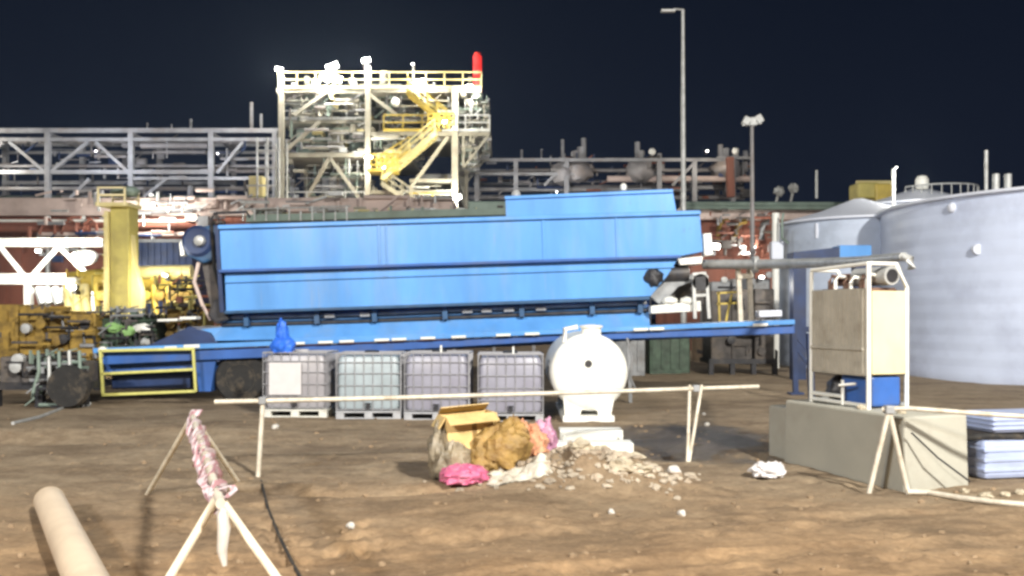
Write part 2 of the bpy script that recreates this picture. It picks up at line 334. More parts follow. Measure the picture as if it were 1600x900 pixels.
# dry sandy strip (walked and graded) near the barrier line, damp churned soil behind it
ma = n.nodes.new('ShaderNodeMath'); ma.operation = 'MULTIPLY_ADD'; ma.inputs[1].default_value = 5.5; n.links.new(N(.35, 4), ma.inputs[0]); n.links.new(sy.outputs['Y'], ma.inputs[2])
mr = n.nodes.new('ShaderNodeMapRange'); mr.inputs[1].default_value = 8.6; mr.inputs[2].default_value = 12.8; n.links.new(ma.outputs[0], mr.inputs[0])
col = mix(mr.outputs[0], dry, dull)
damp = ramp(N(.62, 7, .68, (1, 1.8, 1)), [(.49, (0, 0, 0)), (.60, (1, 1, 1))])
dm = n.nodes.new('ShaderNodeMath'); dm.operation = 'MULTIPLY'; dm.inputs[1].default_value = .62; n.links.new(damp, dm.inputs[0])
col = mix(dm.outputs[0], col, (.165, .118, .076))
col = mix(1.0, col, ramp(N(16, 6, .7), [(.25, (.66, .63, .60)), (.7, (1.14, 1.13, 1.11))]), 'MULTIPLY')
spk = ramp(N(5.5, 8, .75), [(.60, (0, 0, 0)), (.70, (.55, .55, .55))]); col = mix(spk, col, (.11, .075, .048))
vs_ = n.nodes.new('ShaderNodeVectorMath'); vs_.operation = 'SUBTRACT'; vs_.inputs[1].default_value = (2.55, 12.7, 0); n.links.new(t.outputs['Object'], vs_.inputs[0])
vm_ = n.nodes.new('ShaderNodeVectorMath'); vm_.operation = 'MULTIPLY'; vm_.inputs[1].default_value = (1.0, .62, 0); n.links.new(vs_.outputs[0], vm_.inputs[0])
vl_ = n.nodes.new('ShaderNodeVectorMath'); vl_.operation = 'LENGTH'; n.links.new(vm_.outputs[0], vl_.inputs[0])
wa = n.nodes.new('ShaderNodeMath'); wa.operation = 'MULTIPLY_ADD'; wa.inputs[1].default_value = 2.6; n.links.new(N(1.1, 6, .6), wa.inputs[0]); n.links.new(vl_.outputs['Value'], wa.inputs[2])
wm = n.nodes.new('ShaderNodeMapRange'); wm.inputs[1].default_value = 2.65; wm.inputs[2].default_value = 2.15; n.links.new(wa.outputs[0], wm.inputs[0])
col = mix(wm.outputs[0], col, (.075, .058, .042))
wr = n.nodes.new('ShaderNodeMapRange'); wr.inputs[3].default_value = .9; wr.inputs[4].default_value = .32; n.links.new(wm.outputs[0], wr.inputs[0]); n.links.new(wr.outputs[0], b.inputs['Roughness'])
n.links.new(col, b.inputs['Base Color']); b.inputs['Specular IOR Level'].default_value = .25
bp = n.nodes.new('ShaderNodeBump'); bp.inputs['Strength'].default_value = .8; bp.inputs['Distance'].default_value = .03; n.links.new(N(30, 10, .78), bp.inputs['Height'])
n.links.new(bp.outputs[0], b.inputs['Normal']); me.materials.append(m)

# loose stones and clods
mb = MB()
for k in range(1700):
    y = 3.6 + 13 * rng.random() ** 1.3; x = rng.uniform(-.62, .62) * y; r = rng.choice([.004, .005, .006, .007, .009, .011, .016, .022]) * rng.uniform(.7, 1.4)
    mb.blob((x, y, gz(x, y) + r * .3), (r * rng.uniform(.8, 1.5), r, r * .7), k, .5, 1.5, 6, 0, .2)
tag(mb.build('gravel', 'rock'), 'small loose stones and clods scattered over the brown earth', 'gravel', kind='stuff')

# ------------------------------------------------------------------ blue trailer plant (its own frame, ground rises to the right)
TD = 18.2
tr = empty('plant_trailer', (0, TD, 0), 'long bright blue trailer mounted plant with hopper body standing behind the white totes', 'trailer', rot=(0, -0.033, 0))
def T(px, py, dy=0.0):
    D = TD + dy; x = (px - 800) / F * D; z = CH + (HY - py) / F * D
    return Vector((x, dy, z - .033 * x))
def tb(name, m, pts, dy0, dy1, parent=None, bevel=.012, smooth=False):
    a = [T(px, py, dy0) if len(q) == 2 else T(px, py, q[2]) for q in pts for (px, py) in [q[:2]]]
    base = a; k = [v + Vector((0, dy1 - dy0, 0)) for v in a]
    return MB().prism2(base, k).build(name, m, parent or tr, True, smooth, bevel)
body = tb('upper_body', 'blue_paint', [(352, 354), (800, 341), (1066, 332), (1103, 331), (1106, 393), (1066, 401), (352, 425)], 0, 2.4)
# sheet joints and stiffeners on the body side
for px, wd in ((601, .05), (612, .03), (858, .06), (972, .04)):
    yt = 354 - (px - 352) * .0295; ybt = 424 - (px - 352) * .034
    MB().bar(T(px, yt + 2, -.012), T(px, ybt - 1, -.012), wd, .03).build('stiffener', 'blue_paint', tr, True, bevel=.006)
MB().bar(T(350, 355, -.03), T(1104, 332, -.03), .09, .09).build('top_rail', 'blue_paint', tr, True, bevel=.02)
MB().bar(T(350, 424, -.04), T(1070, 401, -.04), .13, .06).build('side_rail', 'deep_blue', tr, True, bevel=.015)
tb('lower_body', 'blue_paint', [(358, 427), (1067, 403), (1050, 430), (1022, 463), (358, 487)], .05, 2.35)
MB().bar(T(358, 441, .03), T(1060, 417, .03), .05, .035).build('crease_rail', 'blue_paint', tr, True, bevel=.01)
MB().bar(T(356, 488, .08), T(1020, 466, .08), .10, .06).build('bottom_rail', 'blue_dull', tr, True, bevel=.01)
MB().bar(T(348, 352, -.02), T(352, 488, .0), .08, .07).build('corner_post', 'navy', tr, True, bevel=.01)
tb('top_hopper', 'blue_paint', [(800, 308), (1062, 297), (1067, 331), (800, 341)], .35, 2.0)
MB().bar(T(799, 309, .33), T(1062, 298, .33), .06, .07).build('hopper_rim', 'blue_paint', tr, True, bevel=.012)
MB().lathe(T(985, 293, .9), [(.05, -.06), (.07, -.02), (.07, .05), (.03, .09)], 12).build('top_fitting', 'white_paint', tr, True, True)
MB().lathe(T(817, 302, .9), [(.09, -.06), (.10, 0), (.06, .06)], 12).build('top_fitting', 'galv', tr, True, True)
# recessed pipe run between body and skid
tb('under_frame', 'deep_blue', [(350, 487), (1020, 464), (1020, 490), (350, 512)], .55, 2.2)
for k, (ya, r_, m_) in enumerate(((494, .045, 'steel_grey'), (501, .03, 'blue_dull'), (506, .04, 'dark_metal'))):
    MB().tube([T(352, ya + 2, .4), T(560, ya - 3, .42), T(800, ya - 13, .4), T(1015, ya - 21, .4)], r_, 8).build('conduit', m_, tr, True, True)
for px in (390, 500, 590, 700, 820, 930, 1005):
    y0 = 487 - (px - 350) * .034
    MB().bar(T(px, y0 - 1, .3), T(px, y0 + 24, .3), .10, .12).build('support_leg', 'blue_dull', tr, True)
for px in (520, 575, 735, 765, 800, 850):
    y0 = 487 - (px - 350) * .034
    MB().box(T(px, y0 + 12, .33), (.22, .1, .10)).build('valve', 'steel_grey', tr, True, bevel=.02)
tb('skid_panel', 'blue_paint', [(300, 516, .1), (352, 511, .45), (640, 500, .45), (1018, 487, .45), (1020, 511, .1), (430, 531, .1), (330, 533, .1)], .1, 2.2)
MB().bar(T(150, 548, -.04), T(1245, 503, -.04), .12, .10).build('deck_rail', 'blue_paint', tr, True, bevel=.015)
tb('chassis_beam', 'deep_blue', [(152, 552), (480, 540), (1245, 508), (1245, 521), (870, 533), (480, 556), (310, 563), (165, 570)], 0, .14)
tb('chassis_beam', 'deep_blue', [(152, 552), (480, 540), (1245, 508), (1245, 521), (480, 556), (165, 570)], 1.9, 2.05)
tb('deck', 'dark_metal', [(152, 544), (1245, 500), (1245, 506), (152, 550)], .08, 2.3)
MB().bar(T(430, 531, .04), T(1015, 512, .04), .06, .05).build('lip_rail', 'blue_paint', tr, True, bevel=.01)
for px in (468, 512, 545, 600, 627, 672, 720, 790, 835, 1005, 1030, 1192):
    y0 = 536.5 - (px - 430) * .0405
    MB().box(T(px, y0 + 1.5, -.115), (.30, .04, .05)).build('marker_light', 'white_paint', tr, True, bevel=.01)
# left end of the deck
tb('front_ramp', 'navy', [(232, 541), (300, 510), (330, 520), (345, 537)], .1, 2.0)
MB().box(T(303, 541, -.1), (.32, .06, .07)).box(T(270, 543, -.1), (.25, .05, .05)).build('lamp_bracket', 'white_paint', tr, True, bevel=.01)
MB().blob(T(163, 547, -.1), (.09, .06, .07), 3, .1).build('marker_lamp', 'white_paint', tr, True, True)
tb('side_box', 'deep_blue', [(165, 556), (305, 552), (305, 580), (165, 584)], .25, 1.9)
tb('axle_skirt', 'deep_blue', [(306, 552), (345, 550), (338, 570), (330, 612), (311, 612)], .1, .7)
tb('under_box', 'navy', [(176, 584), (300, 582), (298, 606), (176, 608)], .6, 1.8)
mbg = MB()
for a_, c_ in (((160, 546), (162, 618)), ((305, 544), (307, 612)), ((160, 584), (306, 577)), ((160, 617), (307, 611)), ((160, 548), (305, 545))):
    mbg.bar(T(*a_, -.16), T(*c_, -.16), .055, .055)
for px in (162, 306): mbg.bar(T(px, 556, -.16), T(px, 556, .3), .05)
mbg.build('side_guard', 'rail_yellow', tr, True, bevel=.008)
def wheel(px, dy):
    c = T(px, 592, 0); c.y = dy
    w_ = MB().lathe(c, [(.30, -.12), (.48, -.14), (.53, -.08), (.54, 0), (.53, .08), (.48, .14), (.30, .12)], 36, 'y').build('wheel', 'rubber', tr, True, True)
    MB().lathe(c, [(.06, -.10), (.09, -.10), (.11, -.045), (.24, -.05), (.30, -.125), (.31, -.10)], 24, 'y').build('rim', 'rim', w_, True, True)
    for k in range(8):
        a = k * math.pi / 4; MB().tube([c + Vector((.17 * math.cos(a), -.07, .17 * math.sin(a))), c + Vector((.17 * math.cos(a), -.04, .17 * math.sin(a)))], .015, 6).build('wheel_nut', 'rim', w_, True)
for px in (374, 463): wheel(px, .25); wheel(px, 1.9)
MB().tube([T(374, 592, 0) + Vector((0, .3, 0)), T(374, 592, 0) + Vector((0, 1.9, 0))], .08).tube([T(463, 592, 0) + Vector((0, .3, 0)), T(463, 592, 0) + Vector((0, 1.9, 0))], .08).build('axle', 'dark_metal', tr, True)
MB().prism2([T(335, 560, .05), T(350, 548, .05), T(400, 546, .05), T(405, 553, .05), T(355, 556, .05), T(343, 566, .05)], [T(335, 560, .05) + Vector((0, .4, 0)), T(350, 548, .05) + Vector((0, .4, 0)), T(400, 546, .05) + Vector((0, .4, 0)), T(405, 553, .05) + Vector((0, .4, 0)), T(355, 556, .05) + Vector((0, .4, 0)), T(343, 566, .05) + Vector((0, .4, 0))]).build('mudguard', 'navy', tr, True)
# drive drum and chute on the left end of the body
MB().lathe(T(322, 378, .5), [(.10, -.22), (.26, -.24), (.33, -.18), (.36, .6), (.3, .65)], 28, 'y').build('head_drum', 'navy', tr, True, True)
MB().lathe(T(320, 376, .2), [(.04, -.08), (.10, -.05), (.12, .05)], 14, 'y').build('drum_bearing', 'galv', tr, True, True)
tb('drum_guard', 'blue_dull', [(292, 372), (322, 354), (347, 350), (347, 402), (325, 412), (298, 398)], .32, 1.8, bevel=.05)
tb('drum_cheek', 'white_paint', [(288, 380), (294, 372), (296, 398), (290, 400)], .35, .6)
tb('end_chute', 'grime', [(322, 408), (348, 402), (350, 492), (338, 498), (330, 460)], .5, 1.6)
tb('motor_block', 'dark_metal', [(338, 470), (357, 462), (362, 500), (340, 506), (328, 492)], .2, .9, bevel=.04)
MB().tube([T(345, 345, .2), T(340, 352, .25), T(342, 420, .3), T(352, 465, .3), T(346, 500, .3)], .035).build('hose', 'rubber', tr, True, True)
MB().tube([T(318, 410, .4), T(310, 440, .4), T(322, 478, .4), T(334, 500, .4)], .04).build('hose', 'pink_beige', tr, True, True)
MB().tube([T(339, 345, .4), T(345, 333, .4), T(395, 331, .45), T(400, 340, .5)], .03).build('handrail', 'dark_metal', tr, True, True)
MB().box(T(302, 497, .3), (.34, .3, .06)).box(T(270, 500, .5), (.42, .3, .05)).build('step_plate', 'white_paint', tr, True, bevel=.01)
# drive machinery on the right end of the deck
MB().blob(T(1028, 433, .1), (.18, .16, .20), 4, .4, 2).build('gearbox', 'dark_metal', tr, True, True)
MB().lathe(T(1058, 428, .4), [(.1, -.35), (.2, -.33), (.2, .3), (.1, .33)], 16, 'x').build('motor', 'dark_metal', tr, True, True)
tb('drive_guard', 'steel_grey', [(1020, 462), (1052, 434), (1090, 428), (1100, 436), (1066, 448), (1038, 478)], .3, .5)
tb('drive_guard', 'grime', [(1040, 455), (1090, 440), (1105, 450), (1105, 475), (1040, 480)], .7, 1.6)
tb('drip_tray', 'white_paint', [(1022, 478), (1100, 470), (1100, 486), (1022, 490)], .1, .6)
for px in (1052, 1080): MB().blob(T(px, 470, .15), (.16, .12, .08), px, .2).build('cover', 'white_paint', tr, True, True)
br = MB(); br.bar(T(1088, 430, 0), T(1110, 428, 0), .08, .1).bar(T(1090, 430, 0), T(1090, 498, 0), .07, .08).bar(T(1110, 430, 0), T(1112, 498, 0), .07, .08)
br.bar(T(1090, 462, 0), T(1110, 461, 0), .05, .06)
br.build('bearing_bracket', 'galv', tr, True, bevel=.01)
MB().lathe(T(1100, 441, .02), [(.12, -.06), (.17, -.06), (.17, .1)], 18, 'y').build('bearing', 'dark_metal', tr, True, True)
tb('end_lamp', 'white_paint', [(1107, 365), (1120, 364), (1122, 398), (1108, 400)], .25, .5)
tb('tail_plate', 'white_paint', [(1066, 404), (1106, 400), (1104, 412), (1070, 414)], .1, .6)
for (px, dy) in ((1243, 2.2), (1268, .1)):
    f = T(px, 521, dy); gp = Vector((f.x, dy, -.02 - .033 * f.x))
    MB().bar(f, gp, .11, .11).box(gp + Vector((0, 0, .03)), (.3, .3, .04)).build('landing_leg', 'navy', tr, True)
MB().bar(T(1243, 540, 2.2), T(1268, 575, 2.2), .06).bar(T(1243, 522, 2.2), T(1262, 545, 2.2), .05).build('leg_brace', 'navy', tr, True)
f = T(985, 530, .3); MB().bar(f, Vector((f.x, .3, -.02 - .033 * f.x)), .07).build('landing_leg', 'steel_grey', tr, True)
hc = MB().tube([T(983, 528, -.05), T(990, 560, -.1), T(986, 590, -.12), T(995, 612, -.1)], .025).build('hose', 'steel_grey', tr, True, True)
# scaffold-like posts standing on the right deck
for px in (1160, 1177):
    MB().bar(T(px, 420, .4), T(px + 1, 503, .4), .09).build('deck_post', 'scaffold_pipe', tr, True)
MB().bar(T(1158, 432, .38), T(1182, 431, .38), .12, .1).build('deck_post_head', 'scaffold_pipe', tr, True)
MB().bar(T(1125, 458, .8), T(1160, 456, .8), .04).bar(T(1125, 475, .8), T(1160, 473, .8), .04).bar(T(1128, 456, .8), T(1128, 502, .8), .04).bar(T(1148, 460, .8), T(1138, 502, .8), .04).build('guard_rail', 'yellow', tr, True)
MB().box(T(1205, 490, 1.0), (.5, .3, .14)).build('deck_box', 'tank_white', tr, True, bevel=.02)

# long pipe over the right end
op = empty('overhead_pipe', P(1180, 411, 18), 'long pale pipe running from the trailer end to above the caged unit', 'pipe')
pts = [P(1100, 413, 19.0), P(1180, 413, 18.2), P(1280, 411, 16.3), P(1345, 407, 13.5), P(1412, 401, 10.35)]
MB().tube(pts, [.10, .10, .09, .065, .05], 14).build('pipe_run', 'galv', op, smooth=True)
MB().lathe(P(1180, 413, 18.2), [(.10, -.05), (.17, -.05), (.17, .05), (.10, .05)], 16, 'x').build('flange', 'galv', op, smooth=True)
MB().tube([P(1412, 401, 10.35), P(1422, 405, 10.3), P(1424, 420, 10.28)], .05, 10).build('bent_end', 'galv', op, smooth=True)

# ------------------------------------------------------------------ white intermediate bulk totes
def tote(root, mt, pallet, tall=1.0):
    W_, Dp, H = 1.13, 1.0, 1.19 * tall; ph = .15
    p = MB()
    for x in (-.5, 0, .5):
        for y in (-.42, 0, .42): p.box((x * (W_ - .15), y, .055), (.14, .14, .11))
    p.box((0, 0, .125), (W_, Dp, .03))
    for y in (-.42, .42): p.box((0, y, .012), (W_, .12, .024))
    p.build('pallet', pallet, root, True, bevel=.008)
    bt = MB()
    zs = [ph, ph + .03, ph + .08, ph + .5, ph + .86 * tall, ph + .93 * tall, H - .06]
    ins = [.10, .05, .035, .03, .035, .06, .16]
    rings = []
    for z, i in zip(zs, ins):
        hx, hy, rc = W_ / 2 - i, Dp / 2 - i, .09
        ring = []
        for (cx, cy, a0) in ((1, 1, 0), (-1, 1, 90), (-1, -1, 180), (1, -1, 270)):
            for k in range(4):
                a = R(a0 + k * 30); ring.append(Vector((cx * (hx - rc) + rc * math.cos(a), cy * (hy - rc) + rc * math.sin(a), z)))
        rings.append(ring)
    nn = 16; vs = [v for r_ in rings for v in r_]; fs = [(i * nn + k, i * nn + (k + 1) % nn, (i + 1) * nn + (k + 1) % nn, (i + 1) * nn + k) for i in range(len(rings) - 1) for k in range(nn)]
    fs += [tuple(range(nn)), tuple((len(rings) - 1) * nn + k for k in range(nn))]
    b_ = bt.add(vs, fs).build('bottle', mt, root, True, True)
    MB().lathe((0, 0, H - .06), [(.13, 0), (.13, .035), (.11, .045)], 20).build('cap', 'dark_metal' if pallet != 'pallet_white' else 'label_white', b_, True, True)
    c = MB(); hx, hy = W_ / 2 - .012, Dp / 2 - .012; top = H - .06
    for z in (ph + .02, ph + .22, ph + .43, ph + .64, ph + .83 * tall, top):
        for (a, b2) in (((-hx, -hy), (hx, -hy)), ((hx, -hy), (hx, hy)), ((hx, hy), (-hx, hy)), ((-hx, hy), (-hx, -hy))):
            c.tube([(*a, z), (*b2, z)], (.008 if z < top else .014), 5)
    for k in range(8):
        x = -hx + 2 * hx * k / 7; c.tube([(x, -hy, ph), (x, -hy, top)], .007, 5); c.tube([(x, hy, ph), (x, hy, top)], .007, 5)
        y = -hy + 2 * hy * k / 7
        if 0 < k < 7: c.tube([(hx, y, ph), (hx, y, top)], .010, 5); c.tube([(-hx, y, ph), (-hx, y, top)], .010, 5)
    c.tube([(-hx, -.2, top), (hx, -.2, top)], .014, 5).tube([(-hx, .2, top), (hx, .2, top)], .014, 5)
    c.build('cage', 'cage_wire', root, True)
    MB().tube([(0, -hy + .06, ph + .07), (0, -hy - .06, ph + .07)], .04, 10).box((0, -hy - .03, ph + .125), (.10, .03, .02)).build('drain_valve', 'dark_metal', root, True)
tdefs = [(461, 15.6, 'ibc_grey', 'pallet_white', 1.0, 'leftmost white tote, with a large pale label sheet, beside the trailer wheel', -.02),
         (574, 15.45, 'ibc_teal', 'pallet_grey', 1.0, 'pale teal tinted caged tote, second from the trailer wheel', .03),
         (683, 15.35, 'ibc_lilac', 'pallet_grey', 1.02, 'lilac grey caged tote behind the cardboard box, third from the trailer wheel', -.03),
         (797, 15.2, 'ibc_lilac', 'pallet_grey', 1.02, 'lilac grey caged tote nearest to the white round tank, on an open pallet', .02)]
for i, (px, D, mt, pl, tl, lb, rz) in enumerate(tdefs):
    x = (px - 800) / F * D
    r_ = empty('bulk_tote', (x, D + .5, gz(x, D) - .01), lb, 'tote', 'caged liquid totes standing in a row under the trailer', (0, 0, rz))
    tote(r_, mt, pl, tl)
    if i == 0:
        MB().box((-.16, -.515, .68), (.56, .012, .56)).build('label_sheet', 'label_white', r_, True)
    if i > 1:
        MB().tube([(.05, -.2, 1.1), (.05, -.2, 1.28)], .018, 8).build('breather_pipe', 'white_paint', r_, True)
# blue cloth bundle on first tote
x = (437 - 800) / F * 15.5
mb = MB()
mb.blob((x, 15.72, 1.24), (.20, .16, .15), 3, .3, 2, 28, .8, .25).blob((x - .02, 15.72, 1.44), (.10, .09, .22), 7, .4, 2, 24, 0, .3)
tag(mb.build('cloth_bundle', 'bright_blue', smooth=True), 'bright blue bundled cloth standing upright on the leftmost tote', 'cloth')

# ------------------------------------------------------------------ white horizontal tank
D = 15.0; cx = (921 - 800) / F * D; r0 = .655; cz = CH + (HY - 582) / F * D
wt = empty('round_tank', (cx, D, gz(cx, D)), 'white horizontal cylindrical tank seen end on, on a white saddle base', 'tank')
MB().lathe((cx, D, cz), [(.01, -.05), (.25, -.045), (.45, -.03), (.58, .0), (.64, .05), (r0, .11), (r0, 2.45), (.5, 2.58), (.01, 2.62)], 56, 'y').build('shell', 'white_paint', wt, smooth=True)
MB().lathe((cx - .02, D - .03, cz + .15), [(.06, -.04), (.06, .01)], 16, 'y').build('drain_hole', 'dark_metal', wt)
MB().lathe((cx + .05, D + .25, cz + r0 - .06), [(.17, 0), (.17, .15), (.20, .155), (.20, .19), (.05, .21)], 24).build('manway', 'white_paint', wt, smooth=True)
MB().tube([(cx - .40, D + .22, cz + .45), (cx - .40, D + .22, cz + .72), (cx - .18, D + .22, cz + .76)], .045, 10).build('vent_pipe', 'white_paint', wt, smooth=True)
for y in (D + .02, D + 2.1):
    sd = MB()
    a = [Vector((cx - .46, y, .80)), Vector((cx - .41, y, .08)), Vector((cx - .16, y, .08)), Vector((cx - .13, y, .18)), Vector((cx + .13, y, .18)), Vector((cx + .16, y, .08)), Vector((cx + .36, y, .08)), Vector((cx + .48, y, .80))]
    a = [a[0], a[1], a[2], a[3], a[4], a[5], a[6], a[7]]
    # outline that hugs the shell underside
    arc = [Vector((cx + r0 * .78 * math.cos(t_), y, cz + r0 * 1.0 * math.sin(t_) * .96)) for t_ in np.linspace(-.5, -math.pi + .5, 9)]
    sd.prism(a[1:7] + arc, .12)
    sd.build('saddle', 'white_paint', wt, bevel=.01)
MB().box((cx - .02, D + 1.15, .045), (.86, 2.5, .10)).build('base_plate', 'white_paint', wt, bevel=.01)
# white double step
D = 11.55; cx2 = (928 - 800) / F * D
stp = empty('step_stand', (cx2, D, gz(cx2, D)), 'low white two step stand on the ground before the round tank', 'steps')
for (yy, zz, wd, dp) in ((D, .10, .98, .34), (D + .52, .20, .84, .34)):
    MB().box((cx2, yy, zz + .02), (wd, dp, .045)).box((cx2, yy - dp / 2 + .02, zz - .04), (wd, .03, .10)).build('tread', 'white_paint', stp, bevel=.012)
for sx in (-1, 1): MB().bar((cx2 + sx * .38, D - .12, .05), (cx2 + sx * .36, D + .66, .15), .04, .12).build('stringer', 'white_paint', stp)

# ------------------------------------------------------------------ barriers made of scaffold pipe
def aframe(root, apex, feet, r=.024, m_='scaffold_pipe', name='leg'):
    for f_ in feet: MB().tube([apex, f_], r, 10).build(name, m_, root, smooth=True)
A0 = P(335, 628, 9.86); A1 = P(1185, 604, 11.4)
bar_ = empty('pipe_barrier', (0, 10.4, 0), 'long horizontal scaffold pipe barrier on posts in front of the totes', 'barrier')
MB().tube([A0, A0.lerp(A1, .3) - Vector((0, 0, .012)), A0.lerp(A1, .65) - Vector((0, 0, .01)), A1], .027, 12).build('rail', 'scaffold_pipe', bar_, smooth=True)
q = A0.lerp(A1, .078)
f0 = G(403, 741); f0.z = gz(f0.x, f0.y) - .03; MB().tube([q, f0], .027, 12).build('leg', 'scaffold_pipe', bar_, smooth=True)
q = A0.lerp(A1, .87); f1 = G(1075, 719); f1.z = gz(f1.x, f1.y) - .03
for dx in (-.08, .07):
    MB().tube([q + Vector((dx, 0, .04)), f1 + Vector((dx * .1, 0, 0))], .022, 10).build('leg', 'scaffold_pipe', bar_, smooth=True)
for q in (A0.lerp(A1, .078), A0.lerp(A1, .87)):
    MB().box(q, (.08, .09, .08)).build('coupler', 'steel_grey', bar_, bevel=.01)
# taped barrier on the left running into depth
B0 = P(301, 650, 7.9); B1 = P(341, 775, 4.45)
tb_ = empty('pipe_barrier', (B0.x, 6, 0), 'short pipe barrier on splayed legs, wound with faded tape, in the left foreground', 'barrier')
MB().tube([B0 + (B0 - B1) * .06, B1 + (B1 - B0) * .05], .024, 12).build('rail', 'scaffold_pipe', tb_, smooth=True)
def foot(px, py):
    f_ = G(px, py); f_.z = gz(f_.x, f_.y) - .02; return f_
aframe(tb_, B0, [foot(229, 769), foot(374, 752)], .024, 'pale_pipe')
for (px, py, D_) in ((265, 902, 4.42), (432, 902, 4.42)):
    d_ = P(px, py, D_) - B1; k = (B1.z + .02) / -d_.z; e_ = B1 + d_ * k; aframe(tb_, B1, [e_], .022, 'pale_pipe')
# tape: ribbons wound round and sagging from the rail
tp = MB(); tr_rng = random.Random(11)
axis = (B1 - B0)
for s in range(4):
    pts_ = []; nseg = 74; ph = tr_rng.uniform(0, 6); turns = tr_rng.uniform(4, 9)
    for k in range(nseg + 1):
        t_ = k / nseg; c_ = B0 + axis * t_; a_ = ph + turns * 2 * math.pi * t_
        rr_ = .034 + .045 * noise.noise(Vector((t_ * 11, s * 3.3, 0))) + .006 * s
        pts_.append(c_ + Vector((math.cos(a_) * rr_, 0, math.sin(a_) * rr_ * 1.1 - .02 - .05 * abs(noise.noise(Vector((t_ * 6, s, 4)))))))
    vs = []; fs = []
    for k, p_ in enumerate(pts_):
        wv_ = Vector((noise.noise(p_ * 9) * .02, .022, .014 + noise.noise(p_ * 7) * .02))
        vs += [p_ - wv_, p_ + wv_, p_ + wv_ + Vector((.003, 0, .003)), p_ - wv_ + Vector((.003, 0, .003))]
    for k in range(nseg):
        for j in range(4): fs.append((k * 4 + j, k * 4 + (j + 1) % 4, k * 4 + 4 + (j + 1) % 4, k * 4 + 4 + j))
    tp.add(vs, fs)
def ribbon(mb_, pts_, w0, w1):
    vs = []; fs = []
    for k, p_ in enumerate(pts_):
        w_ = w0 + (w1 - w0) * k / (len(pts_) - 1); d_ = Vector((w_, .01 * math.sin(k), 0))
        vs += [p_ - d_, p_ + d_, p_ + d_ + Vector((0, .004, 0)), p_ - d_ + Vector((0, .004, 0))]
    for k in range(len(pts_) - 1):
        for j in range(4): fs.append((k * 4 + j, k * 4 + (j + 1) % 4, k * 4 + 4 + (j + 1) % 4, k * 4 + 4 + j))
    fs += [(0, 1, 2, 3), tuple(len(pts_) * 4 - 4 + j for j in range(4))]
    mb_.add([Vector(v) for v in vs], fs)
ribbon(tp, [P(308, 640, 7.9), P(300, 655, 7.8), P(296, 672, 7.75), P(299, 688, 7.75)], .05, .02)
ribbon(tp, [P(318, 742, 4.7), P(312, 752, 4.6), P(322, 762, 4.5), P(332, 775, 4.45)], .012, .02)
ribbon(tp, [P(340, 765, 4.45), P(362, 758, 4.5), P(366, 766, 4.5), P(352, 778, 4.4)], .012, .015)
tp2 = []
for k in range(9):
    c0 = B0.lerp(B1, .08 + .1 * k) + Vector((tr_rng.uniform(-.04, .04), 0, -.03)); L_ = tr_rng.uniform(.05, .2); sx_ = tr_rng.uniform(-.06, .06)
    L2 = [c0 + Vector((sx_ * q_ / 3 + .01 * math.sin(q_ * 2 + k), .01 * q_, -L_ * q_ / 3)) for q_ in range(4)]
    tp2.append(L2)
for L2 in tp2: ribbon(tp, L2, .022, .014)
tape = tp.build('barrier_tape', 'tape', smooth=True)
tag(tape, 'faded red and white barrier tape wound round the left foreground pipe', 'tape')
# white sleeve hanging at the near end of that rail
sl = MB(); sl.tube([P(343, 785, 4.38), P(347, 800, 4.36), P(350, 826, 4.35), P(347, 860, 4.38), P(351, 884, 4.38)], [.016, .026, .031, .025, .012], 12)
tag(sl.build('plastic_sleeve', 'litter_white', smooth=True), 'white plastic sleeve hanging from the near end of the taped barrier', 'plastic sleeve')
# barrier on the right in front of the concrete block
E0 = P(1389, 640, 8.97)
b3 = empty('pipe_barrier', (E0.x, 8.97, 0), 'pipe barrier on splayed legs standing before the concrete block', 'barrier')
aframe(b3, E0, [foot(1357, 768), foot(1420, 768)], .026, 'scaffold_pipe')
MB().tube([E0 - Vector((.06, -.02, 0)), P(1420, 638, 8.9), P(1568, 649, 8.7), P(1680, 655, 8.6)], .024, 12).build('rail', 'scaffold_pipe', b3, smooth=True)
MB().box(E0, (.09, .09, .08)).build('coupler', 'steel_grey', b3, bevel=.01)

# ------------------------------------------------------------------ concrete block
u = Vector((-.33, .944, 0)); v = Vector((.944, .33, 0))
K = Vector((3.98, 9.07, 0)); z0 = -.05
cb = empty('concrete_block', K + u * .9 + v * .4, 'large grey beige concrete block with a pale end face, under the caged unit', 'concrete block')
h = .735
a = [K + Vector((0, 0, z0)), K + v * .84 + Vector((0, 0, z0)), K + v * .84 + u * 2.0 + Vector((0, 0, z0)), K + u * 2.0 + Vector((0, 0, z0))]
tt = [p_ + Vector((0, 0, h - z0)) + ((K + u + v * .4) - p_) * .02 for p_ in a]; tt = [Vector((p_.x, p_.y, h)) for p_ in tt]
MB().prism2(a, tt).build('block_body', 'concrete', cb, bevel=.025)
q_ = K + u * 2.02 + v * .06
MB().box(q_ + u * .22 + v * .38 + Vector((0, 0, .30)), (.70, .40, .66), Matrix((v, u, Vector((0, 0, 1)))).transposed()).build('end_step', 'concrete', cb, bevel=.03)
for t_ in (.45, 1.5):
    MB().tube([K + u * t_ + v * .4 + Vector((0, 0, h - .02)), K + u * (t_ + .05) + v * .4 + Vector((0, 0, h + .05)), K + u * (t_ + .12) + v * .4 + Vector((0, 0, h - .02))], .012, 8).build('lifting_loop', 'dark_metal', cb)
MB().tube([P(1424, 676, 9.0), P(1465, 715, 8.98), P(1515, 752, 9.05)], .010, 6).build('cable', 'dark_metal', cb, smooth=True)

